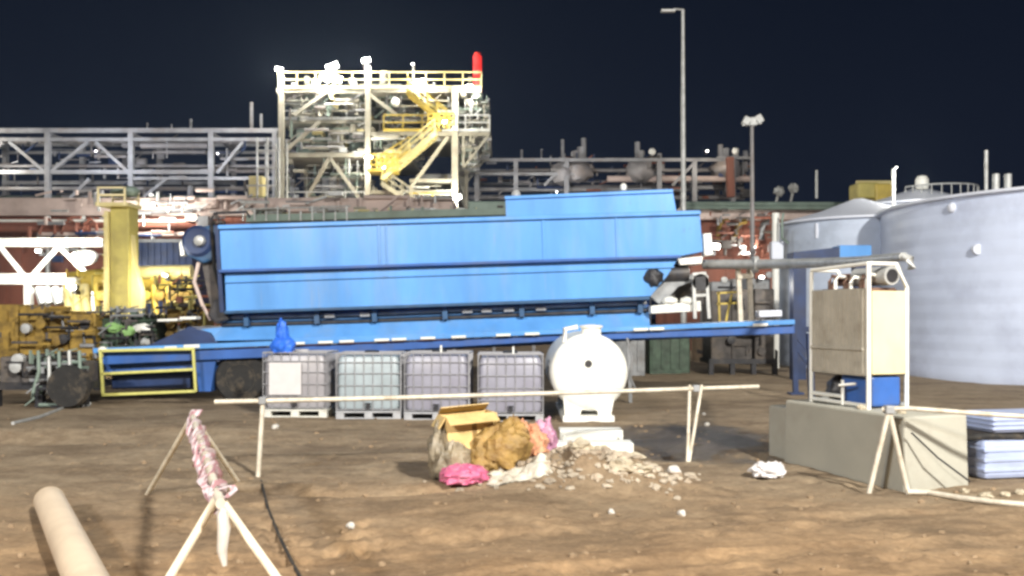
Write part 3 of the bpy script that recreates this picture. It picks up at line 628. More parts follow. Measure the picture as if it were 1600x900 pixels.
# ------------------------------------------------------------------ caged unit
N0 = Vector((3.90, 9.8, h)); L0 = N0 + u * .97; R0 = N0 + v * .52; X0 = L0 + v * .52
Rm = Matrix((v, u, Vector((0, 0, 1)))).transposed()
H = 1.60
cg = empty('caged_unit', (N0 + X0) / 2, 'upright pipe framed unit with tan and cream panels standing on the concrete block', 'equipment frame')
def up(p, z): return Vector((p.x, p.y, p.z + z))
MB().tube([up(N0, 0), up(N0, H)], .027, 10).build('post', 'white_paint', cg, smooth=True)
MB().tube([up(L0, 0), up(L0, H - .05)], .025, 10).build('post', 'white_paint', cg, smooth=True)
MB().tube([up(R0, 0), up(R0, H - .26), up(R0 - v * .14, H)], .025, 10).build('post', 'white_paint', cg, smooth=True)
MB().tube([up(X0, 0), up(X0, H - .26), up(X0 - v * .14, H - .03)], .025, 10).build('post', 'white_paint', cg, smooth=True)
for a_, c_ in ((up(N0, H), up(R0 - v * .14, H)), (up(N0, H), up(L0, H - .03)), (up(L0, H - .03), up(X0 - v * .14, H - .03)), (up(N0, .04), up(L0, .04)), (up(L0, .04), up(X0, .04)), (up(R0, .04), up(X0, .04)), (up(L0, .11), up(L0 - u * .55, .11))):
    MB().tube([a_, c_], .022, 8).build('cross_pipe', 'white_paint', cg, smooth=True)
def pan(p, q_, z1, z2, th, m_, nrm, name):
    c_ = (p + q_) / 2 + nrm * .0; d_ = (q_ - p); L = d_.length; d_.normalize(); o_ = Vector((-d_.y, d_.x, 0))
    rot = Matrix((d_, o_, Vector((0, 0, 1)))).transposed()
    return MB().box(Vector((c_.x, c_.y, N0.z + (z1 + z2) / 2)), (L - .07, th, z2 - z1), rot).build(name, m_, cg, bevel=.012)
pan(N0, L0, .36, 1.33, .05, 'tan_panel', v, 'side_panel')
rib = MB()
for k in range(14):
    c_ = N0.lerp(L0, .07 + .86 * k / 13) - v * .028
    rib.box(Vector((c_.x, c_.y, N0.z + .85)), (.012, .022, .93), Rm)
rib.box(Vector(((N0.x + L0.x) / 2, (N0.y + L0.y) / 2, N0.z + .66)) - v * .04, (.02, .88, .03), Rm)
rib.build('panel_ribs', 'tan_panel', cg)
pan(N0, R0, .38, 1.30, .05, 'cream_panel', u, 'end_panel')
pan(R0, X0, .36, 1.30, .04, 'tan_panel', v, 'side_panel'); pan(L0, X0, .36, 1.30, .04, 'tan_panel', v, 'end_panel')
ctr = (N0 + X0) / 2
MB().lathe(Vector((0, 0, 0)), [(.10, -.30), (.10, .30), (.13, .30), (.13, -.32), (.10, -.32)], 24, 'y')
hp = MB(); c_ = N0 + v * .30 + Vector((0, 0, H - .13)) - u * .02
hp.tube([c_, c_ + u * .55], .105, 20).build('duct', 'galv', cg, smooth=True)
MB().tube([c_ - u * .012, c_ + u * .05], .075, 20).build('duct_mouth', 'dark_metal', cg, smooth=True)
for k in range(9):
    a_ = N0.lerp(L0, .12 + .09 * k) + v * (.08 + .03 * (k % 3)); hh = 1.33 + .05 * rng.random()
    MB().tube([up(a_, hh - .2), up(a_, hh + .05), up(a_ + v * .06 + u * .03, hh + .12), up(a_ + v * .2, hh + .09)], .022, 8).build('pipe_bend', 'copper' if k % 3 else 'white_paint', cg, smooth=True)
MB().box(Vector((ctr.x, ctr.y, N0.z + 1.22)), (.40, .84, .24), Rm).build('manifold', 'copper', cg, bevel=.03)
MB().box(Vector((ctr.x, ctr.y, N0.z + 1.45)) + u * .1 + v * .1, (.22, .6, .14), Rm).build('header_box', 'copper', cg, bevel=.03)
MB().box(N0 + u * .28 + v * .27 + Vector((0, 0, .19)), (.40, .50, .34), Rm).build('pump_base', 'deep_blue', cg, bevel=.03)
MB().blob(N0 + u * .75 + v * .25 + Vector((0, 0, .17)), (.15, .18, .15), 5, .3).build('pump_motor', 'dark_metal', cg, smooth=True)
MB().tube([up(N0 + u * .38 - v * .03, .02), up(N0 + u * .38 - v * .03, .30)], .02, 8).tube([up(N0 + u * .38 - v * .08, .24), up(N0 + u * .18 - v * .02, .27)], .015, 8).build('valve_stem', 'white_paint', cg)
for k, (t_, s_2) in enumerate(((.06, .2), (.30, .35), (.55, .1), (.75, .5))):
    p_ = K + u * (t_ + .2) + v * s_2 + Vector((0, 0, h + .02))
    tag(MB().blob(p_, (.045, .035, .03), k + 20, .5, 2, 12).build('rubble_lump', 'pale_rock'), ['pale lump of rubble lying at the near edge of the concrete block top', 'small pale rubble lump beside the cream panel post on the block', 'rubble lump on the block just before the near cage post', 'rubble lump under the cream panel on the concrete block'][k], 'rubble', 'rubble lumps on the concrete block')

# ------------------------------------------------------------------ stacked pale tubs, low right
Rq = Matrix.Rotation(R(12), 3, 'Z')
for (zc_, hh_, wd_, dx_, lb) in ((.19, .42, 1.9, 0, 'lower pale blue tub of the stack at the right edge behind the concrete block'), (.575, .19, 1.8, .05, 'upper pale blue tub of the stack at the right edge behind the concrete block')):
    c_ = Vector((5.98 + dx_, 10.25, zc_)); o = empty('stacking_tub', c_ - Vector((0, 0, hh_ / 2)), lb, 'tub', 'pale blue tubs stacked by the block')
    MB().box(c_, (wd_, .7, hh_), Rq).build('tub_wall', 'tub_blue', o, bevel=.05)
    for k in range(3): MB().box(c_ + Vector((0, 0, hh_ * (.26 * k - .26))), (wd_ + .03, .73, hh_ * .10), Rq).build('rib', 'tub_blue', o, bevel=.01)
MB_h = MB().box(Vector((5.97, 10.25, .44)), (1.7, .6, .09), Rq).build('spacer', 'grime', o)
tag(MB().tube([Vector((4.9, 9.88, .40)), Vector((5.2, 9.78, .45)), Vector((5.6, 9.86, .43)), Vector((6.1, 9.98, .46)), Vector((6.7, 10.08, .44)), Vector((7.0, 10.2, .2)), Vector((7.1, 10.2, .03))], .035, 8).build('dark_hose', 'rubber', smooth=True), 'dark hose drooping across the pale blue tubs', 'hose')

# ------------------------------------------------------------------ storage tanks
def storage(name, label, cx, cy, r, eave, mt, roofm, cone, ribs, root_rot=0):
    o = empty(name, (cx, cy, 0), label, 'storage tank')
    pr = [(r - .02, -.05)]
    nb = int(eave / ribs)
    for k in range(nb):
        z = k * eave / nb
        pr += [(r, z), (r + .016, z + eave / nb * .35), (r + .016, z + eave / nb * .55), (r, z + eave / nb * .9)]
    pr += [(r, eave)]
    MB().lathe((cx, cy, 0), pr, 96).build('shell', mt, o, smooth=True)
    MB().lathe((cx, cy, 0), [(r + .02, eave - .06), (r + .16, eave - .04), (r + .16, eave + .03), (r * .5, eave + cone * .5), (.2, eave + cone)], 96).build('roof', roofm, o, smooth=True)
    return o
big = storage('storage_tank', 'huge pale blue ribbed storage tank at the right edge of the yard', 17.6, 27.0, 6.0, 5.05, 'tank_blue', 'tank_white', .8, .42)
small = storage('storage_tank', 'smaller grey blue ribbed tank behind the overhead pipe', (1342 - 800) / F * 32, 32.0, 2.75, 5.05, 'tank_grey', 'tank_white', .9, .42)
back = storage('storage_tank', 'pale ribbed tank with a white vent cap, behind between the two larger tanks', (1436 - 800) / F * 37.5, 37.5, 2.75, 6.3, 'tank_white', 'tank_white', .85, .5)
cxb = (1432 - 800) / F * 37.5
MB().lathe((cxb, 37.0, 7.0), [(.22, 0), (.26, .1), (.26, .42), (.18, .55), (.02, .6)], 20).build('vent_cap', 'white_paint', back, smooth=True)
rl = MB(); pts_ = [Vector((cxb + .8 + 1.6 * math.cos(a), 37.5 + 1.6 * math.sin(a), 6.6)) for a in np.linspace(R(200), R(345), 12)]
for p_ in pts_: rl.tube([p_, p_ + Vector((0, 0, .5))], .025, 6)
rl.tube([p_ + Vector((0, 0, .5)) for p_ in pts_], .035, 6)
rl.build('roof_railing', 'galv', back)
def cyl_pt(px, cx, cy, r):
    s_l = (px - 800) / F; A_ = 1 + s_l ** 2; B_ = -2 * (s_l * cx + cy); C_ = cx * cx + cy * cy - r * r
    y = (-B_ - math.sqrt(max(0, B_ * B_ - 4 * A_ * C_))) / (2 * A_); return Vector((s_l * y, y, 0))
for (px, py) in ((1488, 322),):
    p_ = cyl_pt(px, 17.6, 27, 6.0); MB().blob(Vector((p_.x, p_.y, 4.75)), (.12, .12, .14), 2, .1).build('roof_bolt_box', 'tank_white', big, smooth=True)
p_ = cyl_pt(1527, 17.6, 27, 6.03); MB().lathe(Vector((p_.x, p_.y, 3.55)), [(.14, -.06), (.14, .06), (.08, .08)], 18, 'y').build('inlet_cover', 'tank_white', big, smooth=True)
p_ = cyl_pt(1380, 17.6, 27, 5.99)
for z in (4.5, 4.2, 3.9, 3.5):
    MB().box(Vector((p_.x + .35, p_.y - .5, z)), (.55, .3, .07)).build('ladder_rung', 'galv', big)
MB().box(Vector((p_.x + .45, p_.y - .6, 2.85)), (1.0, .4, .35)).build('valve_box', 'steel_grey', big, bevel=.05)
rl = MB(); pts_ = [Vector((17.6 + 5.6 * math.cos(a), 27 + 5.6 * math.sin(a), 5.1)) for a in np.linspace(R(225), R(285), 16)]
for p_ in pts_[::2]: rl.tube([p_, p_ + Vector((0, 0, .30))], .02, 6)
rl.tube([p_ + Vector((0, 0, .30)) for p_ in pts_], .03, 6)
rl.build('roof_railing', 'galv', big)
p_ = P(1541, 300, 25); MB().tube([Vector((p_.x, p_.y, 5.2)), P(1541, 235, 25)], .05, 8).build('roof_mast', 'galv', big)
for px in (1556, 1575):
    p_ = P(px, 285, 24); MB().tube([Vector((p_.x, p_.y, 5.0)), P(px, 272, 24)], .09, 10).build('roof_vent', 'galv', big, smooth=True)
p_ = cyl_pt(1276, (1342 - 800) / F * 32, 32, 2.72); MB().tube([Vector((p_.x, p_.y - .04, 4.9)), Vector((p_.x, p_.y - .04, 4.4))], .07, 8).build('roof_bracket', 'tank_white', small)
# standing white pipe at the left edge of the small tank
sp_ = empty('stand_pipe', (P(1212, 400, 30).x, 30, 0), 'tall white vertical pipe beside the smaller grey blue tank', 'pipe')
MB().tube([Vector((P(1212, 400, 30).x, 30, -.05)), P(1212, 333, 30)], .12, 12).build('riser', 'white_paint', sp_, smooth=True)
MB().tube([P(1224, 333, 29.5), P(1222, 345, 29.5), P(1222, 372, 29.5), P(1232, 380, 29.5)], .04, 8).build('drop_hose', 'green_steel', sp_, smooth=True)
MB().box(Vector((P(1212, 380, 30).x, 29.9, CH + (HY - 392) / F * 30)), (.4, .3, .6)).build('junction_box', 'tank_white', sp_, bevel=.04)
# blue cabinet on dark frame
bc = empty('control_cabinet', (P(1290, 400, 25).x, 25, 0), 'bright blue control cabinet on a dark blue steel frame before the smaller tank', 'cabinet')
p1 = P(1312, 383, 25); p2 = P(1362, 411, 25)
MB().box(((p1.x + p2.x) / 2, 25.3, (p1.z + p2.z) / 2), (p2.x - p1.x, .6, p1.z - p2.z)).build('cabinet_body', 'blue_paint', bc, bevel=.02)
p1 = P(1240, 392, 25); p2 = P(1312, 409, 25)
MB().prism([P(1240, 394, 25), P(1312, 386, 25), P(1312, 408, 25), P(1240, 410, 25)], .6).build('cable_tray', 'navy', bc)
for px in (1252, 1350): MB().box((P(px, 0, 25).x, 25.3, (P(px, 410, 25).z) / 2 - .03), (.36, .36, P(px, 410, 25).z)).build('support_post', 'navy', bc)
MB().bar(Vector((P(1252, 0, 25).x, 25.3, 1.4)), Vector((P(1350, 0, 25).x, 25.3, 1.4)), .15).build('cross_beam', 'navy', bc)

# ------------------------------------------------------------------ rubbish heap in the middle
def lump(name, m_, label, cat, parts, sm=True, group=None):
    mb_ = MB()
    for (c_, r_, sd_, am) in parts: mb_.blob(c_, r_, sd_, am, 2.0, 40, .75, .28)
    return tag(mb_.build(name, m_, smooth=sm), label, cat, group)
def gp(px, D, z=0.0):
    x = (px - 800) / F * D; return Vector((x, D, gz(x, D) + z))
lump('rubbish_bag', 'clear_bag', 'crumpled translucent bag of rubbish against the left side of the cardboard box', 'rubbish bag', [(gp(690, 9.6, .24), (.13, .2, .30), 2, .35), (gp(712, 9.42, .17), (.17, .14, .2), 5, .35)])
rb = Matrix.Rotation(R(-4), 3, 'Y') @ Matrix.Rotation(R(17), 3, 'Z')
cbx = empty('cardboard_box', gp(736, 9.75, 0), 'upright tan cardboard box with open flaps at the left of the rubbish heap', 'cardboard box', rot=rb.to_euler())
x_ = MB()
for (c_, d_) in (((0, -.21, .32), (.56, .012, .68)), ((0, .21, .32), (.56, .012, .68)), ((-.275, 0, .32), (.012, .41, .68)), ((.275, 0, .32), (.012, .41, .68)), ((0, 0, .0), (.55, .41, .012))): x_.box(c_, d_)
x_.build('box_walls', 'cardboard', cbx, True)
MB().box((-.01, -.29, .63), (.54, .19, .010), Matrix.Rotation(R(22), 3, 'X')).build('flap', 'cardboard', cbx, True)
MB().box((.0, .15, .70), (.54, .20, .010), Matrix.Rotation(R(-25), 3, 'X')).build('flap', 'cardboard', cbx, True)
MB().box((.02, -.218, .33), (.05, .006, .66)).build('packing_tape', 'sack_brown', cbx, True)
MB().box((-.32, 0, .60), (.14, .38, .010), Matrix.Rotation(R(-55), 3, 'Y')).build('flap', 'cardboard', cbx, True)
lump('full_sack', 'sack_brown', 'bulging ochre brown sack leaning beside the cardboard box', 'sack', [(gp(782, 9.55, .20), (.27, .24, .25), 8, .25), (gp(803, 9.6, .30), (.16, .16, .20), 9, .25), (gp(758, 9.5, .14), (.18, .17, .17), 12, .25)])
lump('pink_bag', 'pink_plastic', 'flattened bright pink plastic bag on the ground in front of the heap', 'plastic bag', [(gp(724, 9.15, .08), (.22, .18, .10), 15, .3), (gp(708, 9.2, .06), (.12, .13, .085), 16, .3)])
lump('mauve_bag', 'mauve_plastic', 'crumpled mauve pink plastic bag at the right end of the heap', 'plastic bag', [(gp(851, 10.0, .36), (.11, .12, .17), 18, .5), (gp(846, 10.0, .2), (.12, .12, .16), 21, .5)])
lump('cloth_rag', 'orange_cloth', 'torn orange brown rags between the ochre sack and the mauve bag', 'rag', [(gp(826, 9.75, .22), (.13, .12, .20), 24, .6), (gp(812, 9.65, .36), (.08, .09, .13), 25, .6), (gp(838, 9.7, .12), (.12, .1, .12), 26, .6)])
def sheet(name, m_, label, cat, px, D, wx, wy, seed, hgt=.10, group=None):
    c_ = gp(px, D); nx_, ny_ = 26, 18; vs = []; fs = []
    for j in range(ny_ + 1):
        for i in range(nx_ + 1):
            a_ = (i / nx_ - .5) * wx * (1 + .3 * noise.noise(Vector((j * .3, seed, 1)))); b_ = (j / ny_ - .5) * wy * (1 + .4 * noise.noise(Vector((i * .25, seed, 7))))
            x, y = c_.x + a_, c_.y + b_; e_ = 1 - max(abs(i / nx_ - .5), abs(j / ny_ - .5)) * 2
            vs.append(Vector((x, y, gz(x, y) + .012 + hgt * min(1, e_ * 3) * abs(noise.noise(Vector((x * 5, y * 5, seed)))) * 2 + .02 * abs(noise.noise(Vector((x * 17, y * 17, seed)))))))
    k_ = len(vs); vs += [v_ - Vector((0, 0, .006)) for v_ in vs]
    for j in range(ny_):
        for i in range(nx_):
            a_ = j * (nx_ + 1) + i; fs.append((a_, a_ + 1, a_ + nx_ + 2, a_ + nx_ + 1)); fs.append((k_ + a_, k_ + a_ + nx_ + 1, k_ + a_ + nx_ + 2, k_ + a_ + 1))
    return tag(MB().add(vs, fs).build(name, m_, smooth=True), label, cat, group)
sheet('plastic_sheet', 'white_sheet', 'dirty white plastic sheet trailing from the heap towards the white steps', 'plastic sheet', 868, 10.0, .62, .75, 3, .12)
sheet('plastic_sheet', 'white_sheet', 'crumpled pale plastic film in front of the ochre sack', 'plastic sheet', 812, 9.15, .62, .34, 6, .08)
# broken lumps of earth and rubble
mb = MB(); rr = random.Random(4)
for k in range(520):
    a_ = rr.gauss(0, .5); b_ = rr.gauss(0, .30); x = .72 + a_; y = 9.5 + b_; r_ = rr.uniform(.010, .042)
    mb.blob((x, y, gz(x, y) + r_ * .35), (r_ * rr.uniform(.8, 1.5), r_, r_ * rr.uniform(.5, .9)), k, .6, 1.4, 9, 0, .3)
tag(mb.build('earth_rubble', 'rubble_mix'), 'loose heap of broken earth and rubble before the white steps', 'rubble', kind='stuff')
specs = [(878, 9.75, .10, 'pale angular stone at the left of the dug earth heap'), (938, 9.7, .11, 'pale flat stone at the middle of the dug earth heap'), (985, 9.65, .13, 'largest pale stone on the right shoulder of the earth heap'),
         (968, 9.2, .12, 'pale stone low on the right side of the earth heap'), (1018, 9.75, .08, 'small pale stone between the heap and the white ball'), (905, 9.3, .10, 'reddish pale stone low at the front left of the earth heap'), (1000, 9.35, .09, 'pale stone at the right foot of the earth heap')]
for k, (px, D, r_, lb) in enumerate(specs):
    p_ = gp(px, D, r_ * .3)
    tag(MB().blob(p_, (r_, r_ * .8, r_ * .6), k + 40, .7, 1.6, 16, 0, .3).build('broken_stone', 'pale_rock'), lb, 'stone', 'pale stones on the heap of dug earth')
lit = [(1053, 741, .065, 'round white lump lying right of the earth heap'), (955, 800, .03, 'small white scrap in front of the earth heap'), (1065, 804, .035, 'small white scrap on bare ground right of the earth heap'),
       (548, 822, .035, 'small pale scrap on bare ground below the totes'), (1213, 662, .03, 'small white scrap left of the concrete block'), (1100, 650, .03, 'white scrap beyond the right barrier post'), (1105, 668, .04, 'flat white scrap right of the barrier post'), (430, 676, .05, 'flat pale scrap under the leftmost tote')]
for k, (px, py, r_, lb) in enumerate(lit):
    p_ = G(px, py); p_.z = gz(p_.x, p_.y) + r_ * .5
    tag(MB().blob(p_, (r_, r_, r_ * .8), k + 70, .4, 2, 14, 0, .2).build('litter_scrap', 'litter_white', smooth=True), lb, 'litter', 'white scraps of litter on the ground')
p_ = G(1205, 745); p_.z = gz(p_.x, p_.y)
tag(MB().blob(p_ + Vector((-.05, 0, .08)), (.14, .11, .075), 33, .6, 2.4, 34, .8, .35).blob(p_ + Vector((.05, 0, .08)), (.08, .08, .085), 36, .6, 2.4, 28, .8, .35).build('crumpled_plastic', 'label_white', smooth=True), 'crumpled white plastic bundle on the ground left of the concrete block', 'plastic litter')
mb = MB(); p_ = G(1540, 775); 
for k, (dx, dy, r_) in enumerate(((0, 0, .06), (.22, .05, .045), (-.1, .2, .04), (.4, .1, .05))):
    x, y = p_.x + dx, p_.y + dy
    tag(MB().blob((x, y, gz(x, y) + .02), (r_, r_ * .8, r_ * .5), k + 50, .7, 2, 16).build('broken_stone', 'pale_rock'), ['pale stone lying just right of the concrete block end', 'smaller pale stone second right of the block end', 'pale stone tucked against the block end corner', 'pale stone nearest the right edge beside the tub'][k], 'stone', 'stones beside the concrete block end')
tag(MB().tube([Vector((x, y, gz(x, y) + .03)) for (x, y) in [((px - 800) / F * D_, D_) for px, D_ in ((1418, 8.95), (1450, 8.9), (1500, 8.6), (1560, 8.35), (1640, 8.2))]], .028, 10).build('ground_pipe', 'scaffold_pipe', smooth=True), 'thin pale pipe lying on the ground at the right before the block', 'pipe')
# foreground pipe
a_, b_ = Vector((-4.13, 8.0, .11)), Vector((-1.87, 4.3, .11))
bp_ = empty('large_pipe', (a_ + b_) / 2 * Vector((1, 1, 0)).length if False else Vector(((a_.x + b_.x) / 2, 6.5, 0)), 'thick pale beige pipe lying on the ground at the left foreground', 'pipe')
MB().tube([a_, a_.lerp(b_, .5), b_], .125, 40).build('pipe_wall', 'big_pipe', bp_, smooth=True)
dr = (a_ - b_).normalized(); MB().tube([a_ - dr * .02, a_ + dr * .02, a_ + dr * .05], [.127, .122, .09], 40).build('end_cap', 'big_pipe', bp_, smooth=True)
# dark strip laid as the cast shadow of the left barrier post
tag(MB().tube([Vector((x, y, gz(x, y) + .008)) for (x, y) in [(G(px, py).x, G(px, py).y) for px, py in ((408, 752), (418, 790), (436, 832), (455, 868), (480, 915))]], .013, 8).build('post_shadow_strip', 'rubber', smooth=True), 'dark strip on the ground standing for the shadow of the left barrier post', 'cable')
tag(MB().tube([Vector((x, y, gz(x, y) + .02)) for (x, y) in [(G(px, py).x, G(px, py).y) for px, py in ((20, 662), (60, 652), (95, 640), (125, 628), (140, 632))]], .03, 8).build('grey_hose', 'galv', smooth=True), 'pale hose on the ground beside the dark machine at far left', 'hose')

# ------------------------------------------------------------------ machines on the left
def machine(name, label, cat, px0, px1, py0, D, depth, m_, seed, ydetail=None, extra=()):
    """body panels, top covers, pipework: a block of machinery standing on legs"""
    rg = random.Random(seed); xa, xb = (px0 - 800) / F * D, (px1 - 800) / F * D; zt = CH + (HY - py0) / F * D
    o = empty(name, ((xa + xb) / 2, D + depth / 2, 0), label, cat); W_ = xb - xa
    n_ = max(2, int(W_ / .6))
    for k in range(n_):
        x0 = xa + W_ * k / n_; hh = zt * rg.uniform(.78, 1.0); 
        MB().box((x0 + W_ / n_ / 2, D + depth / 2 + rg.uniform(-.1, .1), .42 + (hh - .42) / 2), (W_ / n_ * rg.uniform(.86, .98), depth * rg.uniform(.8, 1), hh - .42)).build('housing', m_, o, bevel=.04)
    for k in range(n_ + 1):
        x0 = xa + W_ * k / n_; MB().box((x0, D + .1, .22), (.14, .16, .52)).build('support_leg', 'dark_metal', o)
    MB().box(((xa + xb) / 2, D + depth / 2, .40), (W_ + .1, depth, .14)).build('base_frame', 'dark_metal', o)
    for k in range(8):
        x0 = rg.uniform(xa, xb); z0_ = rg.uniform(.6, zt * .9); L = rg.uniform(.3, .8)
        MB().tube([(x0, D - .06, z0_), (min(xb, x0 + L), D - .08, z0_), (min(xb, x0 + L), D - .06, z0_ - .3)], rg.uniform(.02, .06), 8).build('pipework', rg.choice(['dark_metal', 'steel_grey', m_]), o, smooth=True)
    for k in range(5):
        x0 = rg.uniform(xa + .1, xb - .1); MB().lathe((x0, D - .02, rg.uniform(.7, zt * .85)), [(.05, -.06), (.12, -.05), (.12, .08)], 14, 'y').build('cover', rg.choice(['dark_metal', m_, 'galv']), o, smooth=True)
    return o
machine('orange_engine', 'rusty orange engine set at the far left behind the dark machinery', 'engine', -20, 150, 474, 21.5, 1.6, 'orange_rust', 2)
gm = machine('green_generator', 'dark green generator with bright green covers behind the trailer deck', 'generator', 152, 240, 478, 21.8, 1.4, 'green_machine', 7)
for (px, py, m_) in ((178, 512, 'hivis'), (200, 517, 'hivis'), (222, 513, 'white_paint')):
    MB().blob(P(px, py, 21.6), (.17, .10, .10), px, .5, 2, 20, 0, .4).build('cover', m_, gm, smooth=True)
dm_ = machine('dark_compressor', 'dark grey compressor with hoses at the far left before the orange engine', 'compressor', -10, 128, 548, 17.4, 1.2, 'grime', 12)
for px in (108,):
    c_ = P(px, 598, 17.1); c_.z = .42
    w_ = MB().lathe(c_, [(.2, -.1), (.38, -.1), (.42, 0), (.38, .1), (.2, .1)], 28, 'y').build('wheel', 'rubber', dm_, smooth=True)
    MB().lathe(c_, [(.05, -.08), (.2, -.09), (.22, -.04)], 20, 'y').build('rim', 'steel_grey', w_, smooth=True)
for k in range(5):
    x0 = P(62 + k * 16, 0, 17.2).x; MB().tube([(x0, 17.15, 1.1), (x0 + .04, 17.1, .7), (x0 - .05 + .1 * (k % 2), 17.05, .3)], .035, 8).build('hose', 'galv' if k % 2 else 'green_steel', dm_, smooth=True)
# yellow loading mast
D = 26.5; ym = empty('loading_mast', (P(184, 0, D).x, D, 0), 'tall yellow box mast with a small railed platform on top', 'mast')
xm = P(184, 0, D).x
zt = P(0, 322, D).z
MB().box((xm + .03, D + .4, zt / 2), (.56, .7, zt)).build('mast_column', 'mast_yellow', ym, bevel=.03)
MB().box((xm - .33, D + .1, zt / 2 - .1), (.12, .35, zt - .1)).build('guide_rail', 'pale_yellow', ym, bevel=.02)
MB().prism([Vector((xm + .3, D + .2, 1.7)), Vector((xm + .62, D + .2, 1.7)), Vector((xm + .62, D + .2, 2.5)), Vector((xm + .40, D + .2, 3.3)), Vector((xm + .3, D + .2, 4.3))], .3).build('gusset', 'pale_yellow', ym)
MB().box((xm - .1, D + .3, zt + .04), (.95, 1.0, .10)).build('platform', 'pale_yellow', ym)
pf = MB()
for sx in (-.56, .36):
    for sy in (-.18, .78): pf.bar((xm - .1 + sx * .85 + .08, D + sy, zt), (xm - .1 + sx * .85 + .08, D + sy, zt + .55), .05)
for sy in (-.18, .78): pf.bar((xm - .50, D + sy, zt + .30), (xm + .30, D + sy, zt + .30), .14, .05); pf.bar((xm - .50, D + sy, zt + .52), (xm + .30, D + sy, zt + .52), .05)
pf.build('railing', 'cream_panel', ym)
MB().blob((xm + .05, D + .4, zt + .48), (.42, .3, .16), 3, .2).build('top_sheave', 'green_steel', ym, smooth=True)
for z in np.linspace(.5, zt - .3, 12): MB().box((xm - .33, D - .1, z), (.16, .04, .04)).build('bracket', 'pale_yellow', ym)
# yellow manifold and tanks
D = 28; yt = empty('yellow_manifold', (P(205, 0, D).x, D, 0), 'bright yellow horizontal vessel and pipe manifold behind the trailer front', 'manifold')
MB().tube([P(112, 440, D), P(160, 438, D), P(300, 436, D)], [.30, .36, .36], 24).build('vessel', 'yellow', yt, smooth=True)
MB().tube([P(200, 426, 27.6), P(300, 424, 27.6)], .20, 16).build('header_pipe', 'pale_yellow', yt, smooth=True)
for px in (105, 118, 132, 150, 215, 240, 262, 280, 296):
    MB().tube([P(px, 445, 27.5), P(px + 2, 470, 27.4), P(px + 6, 500, 27.3)], .09 if px > 140 else .14, 10).build('branch_pipe', 'pale_yellow' if px < 140 else 'yellow', yt, smooth=True)
for px in (160, 205, 228, 250, 270, 290):
    MB().lathe(P(px, 462, 27.3), [(.05, -.12), (.16, -.10), (.16, .1)], 14, 'y').build('valve', 'orange_rust' if px % 4 else 'yellow', yt, smooth=True)
for px in (120, 180, 240, 300): MB().bar(P(px, 450, D), Vector((P(px, 0, D).x, D, -.02)), .14).build('support_post', 'steel_grey', yt)
MB().box((P(112, 0, 27.4).x, 27.5, P(0, 455, 27.4).z), (.30, .3, .85)).build('end_plate', 'white_paint', yt, bevel=.04)
# clutter at the trailer head
hk = machine('red_pump', 'red orange pump set between the yellow manifold and the blue drum', 'pump', 256, 312, 462, 22.5, 1.2, 'orange_rust', 19)

# ------------------------------------------------------------------ background plant
def shed(label, px0, px1, D, zt, zf, depth, nm='long_shed'):
    xa, xb = (px0 - 800) / F * D, (px1 - 800) / F * D
    o = empty(nm, ((xa + xb) / 2, D + depth / 2, 0), label, 'shed')
    wall = MB(); nrib = int((xb - xa) / .9); wall.box(((xa + xb) / 2, D + depth / 2 + .2, zf / 2), (xb - xa, depth, zf))
    for k in range(nrib): wall.box((xa + (k + .5) * (xb - xa) / nrib, D + .18, zf / 2), (.25, .06, zf - .02))
    wall.build('wall', 'red_brown', o)
    MB().box(((xa + xb) / 2, D + depth / 2, (zt + zf) / 2), (xb - xa + .6, depth + .8, zt - zf)).build('roof_fascia', 'pink_beige', o, bevel=.05)
    return o, xa, xb
shL, xa, xb = shed('long red brown shed with a pinkish beige roof band behind the left machines', -60, 700, 50, 8.35, 7.35, 9)
for px in (75, 130, 205, 300, 420, 520, 640):
    MB().tube([(P(px, 0, 49.4).x, 49.4, -.05), (P(px, 0, 49.4).x, 49.4, 7.3)], .14, 8).build('post', 'galv', shL)
for (pa, pb_, py, r_, m_) in ((-40, 140, 357, .22, 'red_brown'), (60, 320, 366, .12, 'pink_beige'), (200, 340, 352, .16, 'red_brown'), (-40, 300, 345, .08, 'white_paint')):
    MB().tube([P(pa, py, 48.8), P(pb_, py, 48.8)], r_, 10).build('wall_pipe', m_, shL, smooth=True)
for px in (62, 96, 128):
    MB().tube([P(px, 366, 48.6), P(px + 3, 350, 48.6), P(px + 14, 342, 48.6), P(px + 22, 350, 48.6), P(px + 24, 366, 48.6)], .09, 8).build('pipe_loop', 'red_brown', shL, smooth=True)
shR, xa, xb = shed('red brown shed with a green beige roof band behind the right end of the trailer', 1070, 1345, 46, 7.35, 6.7, 9)
for px in (1122, 1150, 1190): MB().tube([P(px, 375, 45.3), P(px + 2, 350, 45.3), P(px + 16, 345, 45.3)], .16, 10).build('wall_pipe', 'orange_rust' if px < 1180 else 'steel_grey', shR, smooth=True)
for py in (318, 324): MB().tube([P(1065, py, 45), P(1345, py + 1, 45)], .11, 8).build('roof_pipe', 'green_steel', shR, smooth=True)
for px, py in ((1217, 299), (1240, 294)): MB().blob(P(px, py, 45.5), (.2, .2, .2), px, .6, 2, 20, 0, .5).tube([P(px, py, 45.5), Vector((P(px, py, 45.5).x, 46.2, 7.3))], .07, 6).build('roof_vent', 'galv', shR, smooth=True)
MB().tube([P(1276, 310, 46), P(1276, 266, 46)], .07, 6).build('roof_mast', 'galv', shR)
